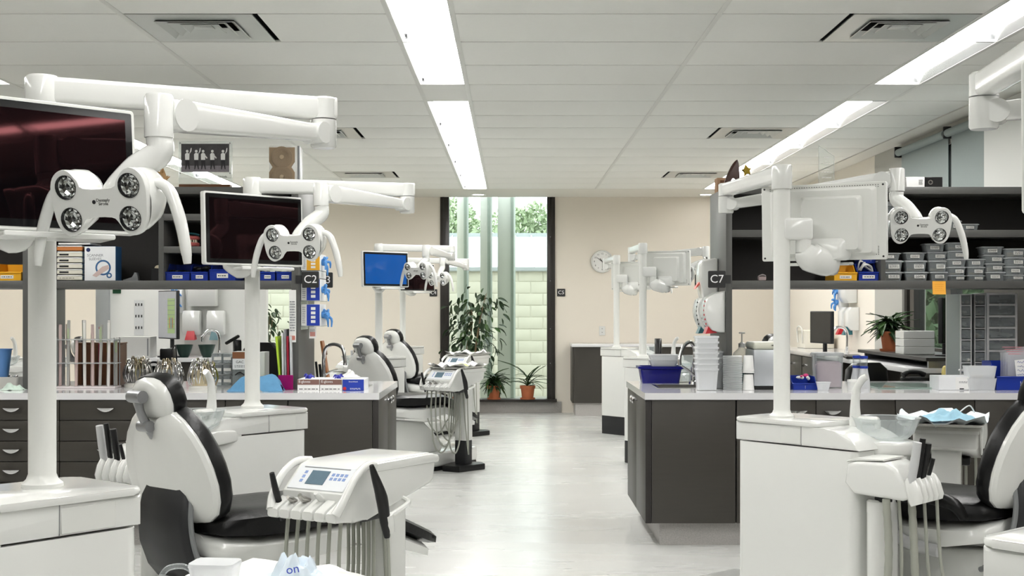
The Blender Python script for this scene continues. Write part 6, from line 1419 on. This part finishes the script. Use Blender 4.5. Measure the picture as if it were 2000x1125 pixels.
# ------------------------------------------------------------------ beyond the right island
LEDGE = 0.978
o = MB().box((3.05, 9.45, 0.965), (0.46, 1.7, 0.025), 0.002, 1).obj('window_ledge', mat('dark_ledge', (58, 56, 54), 0.4)); tag(o, 'dark ledge below the side window beyond the right island', 'ledge')
for s in (8.65, 10.2): MB().box((3.05, s, 0.93), (0.40, 0.03, 0.05)).obj('ledge_bracket', GREYMET, o)
strap_plant(onto(1740, 9.85)[0], 9.85, LEDGE, 0.085, 0.155, BL, 70, 'green plant in a terracotta pot beside the white boxes under the right shelf', 12, 1.15, (-10, 70))
for k in range(3):
    o = MB().box((0, 0.1, 0.028), (0.225, 0.2, 0.056), 0.003, 1).obj('white_box', WHITE); o.location = (onto(1791, 9.2)[0], 9.15, LEDGE + 0.0575*k)
    tag(o, ['bottom', 'middle', 'top'][k] + ' white box of the stack beside the terracotta plant', 'box', 'stacked white boxes')
def desktop_monitor(x, Y, z, w_, h_, yaw, m, label, foot=0.12, lit=False):
    t = thing('computer_monitor', (x, Y, z), R(yaw), label, 'monitor', 'computer monitors')
    MB().box((0, 0, foot + h_/2), (w_, 0.03, h_), 0.006, 2).obj('housing', CHAR, t)
    s = MB().box((0, -0.016, foot + h_/2), (w_ - 0.02, 0.002, h_ - 0.02)).obj('screen', m, t)
    MB().box((0, 0.03, (foot + h_*0.5)/2), (0.04, 0.025, foot + h_*0.5), 0.004, 1).obj('stand', CHAR, t)
    MB().prism(rrect(0.2, 0.15, 0.03, 3), 0, 0.012, 0.003, 1).obj('foot', CHAR, t)
    return t, s
DSC = mat('dark_screen', (46, 42, 40), 0.25, var=0.2, scale=5)
desktop_monitor(2.70, 11.0, 0.906, 0.40, 0.28, -77, DSC, 'dark computer monitor on the bench under the right shelf', 0.10)
t = thing('keyboard', (2.78, 10.3, 0.906), R(80), 'black keyboard on the bench before the dark monitor', 'keyboard')
MB().box((0, 0, 0.010), (0.42, 0.14, 0.018), 0.004, 1).obj('case', BLACKPL, t)
tag(MB().box((0, 0, 0.021), (0.40, 0.12, 0.006), 0.002, 1).obj('keys', CHAR, t), kind='stuff')
desktop_monitor(3.08, 8.9, LEDGE, 0.36, 0.32, 52, DSC, 'black computer monitor back beside the drawer tower', 0.09)
t = thing('office_chair', (2.40, 8.55, 0), R(205), 'black office chair behind the right island', 'chair')
MB().loft([[(x, y + 0.05*(1 - (x/0.2)**2) if False else y, z) for x, y in rrect(0.36*s, 0.07, 0.03, 4)] for z, s, yy in ((0.55, 0.75, 0), (0.62, 0.95, 0), (0.78, 1.0, 0), (0.90, 0.92, 0), (0.945, 0.6, 0))]).obj('backrest', BLACKPL, t, angle=60)
MB().prism(rrect(0.46, 0.44, 0.1, 5, 0, -0.25), 0.43, 0.50, 0.02, 3).obj('seat', BLACKPL, t)
MB().tube([(0, 0.0, 0.6), (0, 0.03, 0.48), (0, -0.1, 0.40)], 0.02, 8).obj('back_bar', CHAR, t)
MB().cyl((0, -0.25, 0.06), (0, -0.25, 0.43), 0.028, n=12).obj('gas_post', CHROME, t)
for k in range(5):
    a = 2*math.pi*k/5; MB().tube([(0, -0.25, 0.09), (0.28*math.cos(a), -0.25 + 0.28*math.sin(a), 0.065)], [0.022, 0.014], 8).obj('star_leg', BLACKPL, t)
    MB().cyl((0.28*math.cos(a) - 0.012, -0.25 + 0.28*math.sin(a), 0.028), (0.28*math.cos(a) + 0.012, -0.25 + 0.28*math.sin(a), 0.028), 0.028, n=12).obj('castor', BLACKPL, t)
for i, (x, Y, yaw, lab) in enumerate(((1.40, 12.1, 85, 'dark office chair beside the farthest right unit'), (-1.86, 9.4, 165, 'black office chair seen under the left shelf next to the folders'))):
    c = copy_tree(t); c.location = (x, Y, 0); c.rotation_euler = (0, 0, R(yaw)); c['label'] = lab
    c.scale = (0.9, 0.9, 1.08 if i == 0 else 1.12)
def wall_group(sx, Y, prefix, face):
    """paper towel and glove roll dispensers on a wall; face: frame with local x out of the wall, y along it, z up"""
    for nm, (a0, z0), (ww, hh, dd), m, lab, tip in (('towel_dispenser', (0.0, 1.36), (0.26, 0.30, 0.12), WHITE, 'white towel dispenser', None), ('roll_dispenser', (-0.10, 1.10), (0.16, 0.22, 0.11), WHITE, 'white roll dispenser with red tip', REDP), ('roll_dispenser', (0.12, 1.10), (0.16, 0.22, 0.11), WHITE, 'white roll dispenser with teal tip', TEAL), ('glove_box', (-0.24, 1.30), (0.12, 0.24, 0.09), PAPER, 'glove box with blue gloves', GLOVE)):
        t = thing(nm, (0, 0, 0), 0, lab + ' ' + prefix, 'dispenser' if nm != 'glove_box' else 'glove box'); t.matrix_world = face @ Matrix.Translation((0, a0, z0))
        MB().prism([(0, 0), (dd*0.7, 0), (dd, hh*0.2), (dd, hh*0.8), (dd*0.7, hh), (0, hh)], -ww/2, ww/2, 0.01, 2, frame((0, 0, 0), (1, 0, 0), (0, 0, 1))).obj('body', m, t, angle=45)
        if tip is GLOVE:
            for q in range(2): glove_bunch('hanging_glove', t, (dd, 0, hh*(0.3 + 0.45*q)), 0.06, GLOVE, 60 + q, (1, 0, -0.2))
        elif tip: MB().loft([[(dd*0.5, -0.03, 0.03), (dd*0.5, 0.03, 0.03), (dd*0.9, 0.03, 0.05), (dd*0.9, -0.03, 0.05)], [(dd*0.5, -0.045, -0.04), (dd*0.5, 0.045, -0.04), (dd*1.3, 0.045, -0.045), (dd*1.3, -0.045, -0.045)]]).obj('tip', tip, t)
        else: MB().box((dd + 0.002, 0, hh*0.6), (0.006, 0.02, 0.06), 0.002, 1).obj('window_slot', GREYPL, t)
wall_group(1, 12.2, 'on the side wall beyond the right island', Matrix.Translation((XR - 0.001, 12.15, 0)) @ Matrix.Rotation(math.pi, 4, 'Z'))
wall_group(-1, 11.5, 'on the white partition under the left shelf', Matrix.Translation((-2.80, 11.499, -0.03)) @ Matrix.Rotation(-math.pi/2, 4, 'Z'))
def far_tap(loc, rz, label):
    t = thing('faucet', loc, rz, label, 'tap'); MB().cyl((0, 0, 0), (0, 0, 0.05), 0.024, 0.016, n=12).obj('base', CHROME, t)
    MB().tube([(0, 0, 0.04), (0, 0, 0.16), (0.03, 0, 0.22), (0.10, 0, 0.225), (0.15, 0, 0.17), (0.15, 0, 0.13)], 0.014, 10).obj('spout', CHROME, t)
far_tap((3.12, 11.75, 0.906), R(180), 'chrome tap on the bench along the side wall')
far_tap((-2.62, 11.3, 0.886), R(200), 'chrome tap on the back counter before the white partition')
t = thing('card_reader', (3.1, 12.9, 0.906), 0, 'cream desk organiser at the far end of the side bench', 'organiser')
MB().box((0, 0, 0.09), (0.3, 0.34, 0.18), 0.006, 2).obj('case', mat('cream_case', (222, 218, 204), 0.5), t); MB().tube([(-0.155, -0.1, 0.05), (-0.165, -0.1, 0.2), (-0.165, 0.1, 0.2), (-0.155, 0.1, 0.05)], 0.008, 8).obj('wire_handle', OFFW, t)
t = thing('yellow_flower', (2.93, 8.46, 0.8105), 0, 'yellow tulip heads in a dark dish beside the black monitor', 'flowers')
MB().lathe([(0, 0), (0.05, 0), (0.08, 0.03), (0.075, 0.03), (0.045, 0.006), (0, 0.006)], 18).obj('dish', CHAR, t)
for k in range(4): MB().lathe([(0.0, 0.02), (0.018, 0.03), (0.024, 0.06), (0.016, 0.10), (0.004, 0.11)], 10, o=(0.03*math.cos(k*1.6), 0.03*math.sin(k*1.6), 0.01)).obj('tulip', mat('soft_yellow', (240, 222, 140), 0.6), t)
t = thing('desk_phone', (2.72, 8.52, 0.8105), R(15), 'black telephone handset with cord on the desk beyond the right island', 'telephone')
MB().box((0, 0, 0.02), (0.16, 0.12, 0.04), 0.008, 2).obj('base', BLACKPL, t); MB().tube([(-0.08, 0.02, 0.05), (-0.04, 0.02, 0.07), (0.04, 0.02, 0.07), (0.08, 0.02, 0.05)], [0.022, 0.013, 0.013, 0.022], 10).obj('handset', BLACKPL, t)
# ------------------------------------------------------------------ beyond the left island, seen under the shelf
t = thing('key_rack', (at(271, 0, 11.49).x, 11.498, at(0, 655, 11.49).z), 0, 'white card with nine black hooks on the white partition', 'hook board')
MB().box((0, -0.003, 0.16), (0.085, 0.005, 0.32), 0.001, 1).obj('card', mat('pale_grey_card', (204, 206, 206), 0.5), t)
for r_i in range(3):
    for c_i in range(3): MB().box((-0.026 + 0.026*c_i, -0.008, 0.07 + 0.105*r_i), (0.010, 0.006, 0.024), 0.002, 1).obj('hook', INK, t)
for k in range(3):
    o = thing('wall_socket', (at(266 + 12*k, 0, 11.49).x, 11.498, at(0, 688, 11.49).z), 0, ['left', 'middle', 'right'][k] + ' of the three white sockets on the partition', 'socket', 'sockets on the partition')
    MB().box((0, -0.005, 0.07), (0.05, 0.010, 0.13), 0.003, 1).obj('plate', WHITE, o); MB().box((0, -0.0105, 0.07), (0.008, 0.002, 0.012)).obj('socket_hole', INK, o)
SHEET = mat('lit_grey_display', (120, 122, 124), 0.3, var=0.1, scale=30, emit=(150, 152, 156), estr=0.25)
t, s = desktop_monitor(at(333, 0, 11.0).x, 10.95, 0.886, 0.40, 0.42, -52, SHEET, 'computer monitor showing a grey and green form, under the left shelf', 0.16)
MB().box((0.09, -0.018, 0.36), (0.15, 0.002, 0.30)).obj('green_table', mat('display_green', (120, 140, 96), 0.4, emit=(140, 165, 105), estr=0.2), s)
for k in range(7): MB().box((0.09, -0.0195, 0.25 + 0.04*k), (0.15, 0.001, 0.004)).obj('table_rule', GREYINK, s)
for k, c in enumerate(((196, 120, 60), (90, 110, 170), (170, 70, 70))): MB().box((0.06 + 0.03*k, -0.0195, 0.30), (0.012, 0.001, 0.09)).obj('table_block', mat('block_%d' % k, c, 0.5), s)
t = thing('card_carton', (at(266, 0, 11.0).x, 10.9, 0.886), 0, 'pale grey carton on the back counter behind the pliers racks', 'carton')
MB().box((0, 0.1, 0.09), (0.30, 0.2, 0.18), 0.003, 1).obj('box', mat('pale_grey_carton', (196, 196, 194), 0.5), t); MB().box((0.13, -0.001, 0.09), (0.012, 0.002, 0.15)).obj('edge_tape', GREYPL, t)
for i, (x, lab) in enumerate(((360, 'dark green rubber bowl behind the middle pliers rack'), (404, 'dark green rubber bowl behind the cream pliers rack'))):
    o = MB().lathe([(0, 0), (0.035, 0), (0.05, 0.03), (0.075, 0.11), (0.071, 0.11), (0.045, 0.03), (0.0, 0.01)], 22).obj('mixing_bowl', mat('dark_green_rubber', (24, 52, 44), 0.45)); o.location = (at(x, 0, 10.95).x, 10.95, 0.8865 + 0.03*0)
    tag(o, lab, 'bowl', 'green mixing bowls')
t = thing('camera', (at(331, 0, 7.75).x, 7.72, ZT), R(-10), 'black camera with ring flash on the left worktop behind the pliers', 'camera')
MB().box((0, 0, 0.185), (0.085, 0.07, 0.075), 0.012, 2).obj('flash_unit', BLACKPL, t); MB().box((0, 0.01, 0.10), (0.11, 0.06, 0.09), 0.012, 2).obj('camera_body', BLACKPL, t)
MB().lathe([(0.032, 0.0), (0.062, 0.0), (0.062, 0.03), (0.032, 0.03)], 24, M=frame((-0.035, -0.09, 0.085), *FRONT), cap=False).obj('ring_flash', BLACKPL, t)
MB().lathe([(0.034, 0.0), (0.05, 0.0), (0.05, 0.004), (0.034, 0.004)], 24, M=frame((-0.035, -0.121, 0.085), *FRONT), cap=False).obj('ring_glass', PAPER, t)
MB().cyl((-0.035, -0.03, 0.085), (-0.035, -0.10, 0.085), 0.034, n=18).obj('lens', BLACKPL, t); MB().box((0, 0.0, 0.03), (0.08, 0.06, 0.06), 0.006, 1).obj('stand', CHAR, t)
MB().tube([(0.03, -0.02, 0.2), (0.07, -0.05, 0.24), (0.07, -0.03, 0.15), (0.04, 0.02, 0.10)], 0.004, 6).obj('cable', BLACKPL, t)
t = thing('camera', (at(466, 0, 7.9).x, 7.86, ZT), R(20), 'black camera on a stand left of the second pole', 'camera')
MB().box((0, 0, 0.22), (0.05, 0.05, 0.10), 0.01, 2).obj('grip', BLACKPL, t); MB().box((-0.03, 0, 0.27), (0.10, 0.03, 0.02), 0.006, 1, ry=R(-30)).obj('bracket_arm', BLACKPL, t); MB().box((0, 0, 0.12), (0.09, 0.06, 0.09), 0.012, 2).obj('camera_body', BLACKPL, t); MB().box((0, 0, 0.035), (0.07, 0.06, 0.07), 0.006, 1).obj('stand', CHAR, t)
t = thing('exit_sign', (at(228, 0, 11.49).x, 11.496, at(0, 571, 11.49).z), 0, 'small dark green sign high on the white partition', 'sign')
MB().box((0, -0.003, 0.035), (0.075, 0.006, 0.09), 0.001, 1).obj('plate', mat('sign_green', (24, 70, 44), 0.5), t); MB().box((0, -0.0065, 0.03), (0.05, 0.001, 0.02)).obj('pictogram', mat('sign_dark', (14, 44, 28), 0.5), t)
# far-left station glimpsed past the shelf upright
dental_unit((-4.03, 10.78), 50, (-3.5, 11.1), (-3.8, 10.5, 1.80), (-3.85, 10.4, 1.62), (-0.3, -0.9, -0.2), (-4.0, 10.6, 1.66), 45, SCRB, 'dental unit glimpsed at the far left past the shelf upright')
dental_chair((-3.12, 9.55, 0), 20, 'dental chair glimpsed under the left shelf behind the archwire tubes')
t = thing('work_cup', onto(4, 7.5), 0, 'blue plastic cup at the left picture edge of the left worktop', 'cup')
MB().lathe([(0, 0), (0.03, 0), (0.055, 0.22), (0.06, 0.22), (0.06, 0.225), (0.052, 0.225), (0.028, 0.006), (0, 0.006)], 20).obj('cup', mat('light_blue_cup', (98, 148, 208), 0.35), t)
crumple('tissue_heap', onto(24, 7.2), 0.13, 0.10, 0.05, mat('pale_green_tissue', (206, 224, 212), 0.8), 'pale crumpled tissues at the left end of the worktop', 'tissue', 17)
t = thing('white_basket', onto(20, 7.5), 0, 'white open box of small instruments at the left end of the worktop', 'box')
MB().loft([rr3(0.12, 0.1, 0.0), rr3(0.14, 0.12, 0.06), rr3(0.13, 0.11, 0.06), rr3(0.11, 0.09, 0.004)]).obj('box', OFFW, t); lumps('small_instruments', t, STEEL, 0.08, 0.06, 0.055, 14, 0.008, 3, 0.0)
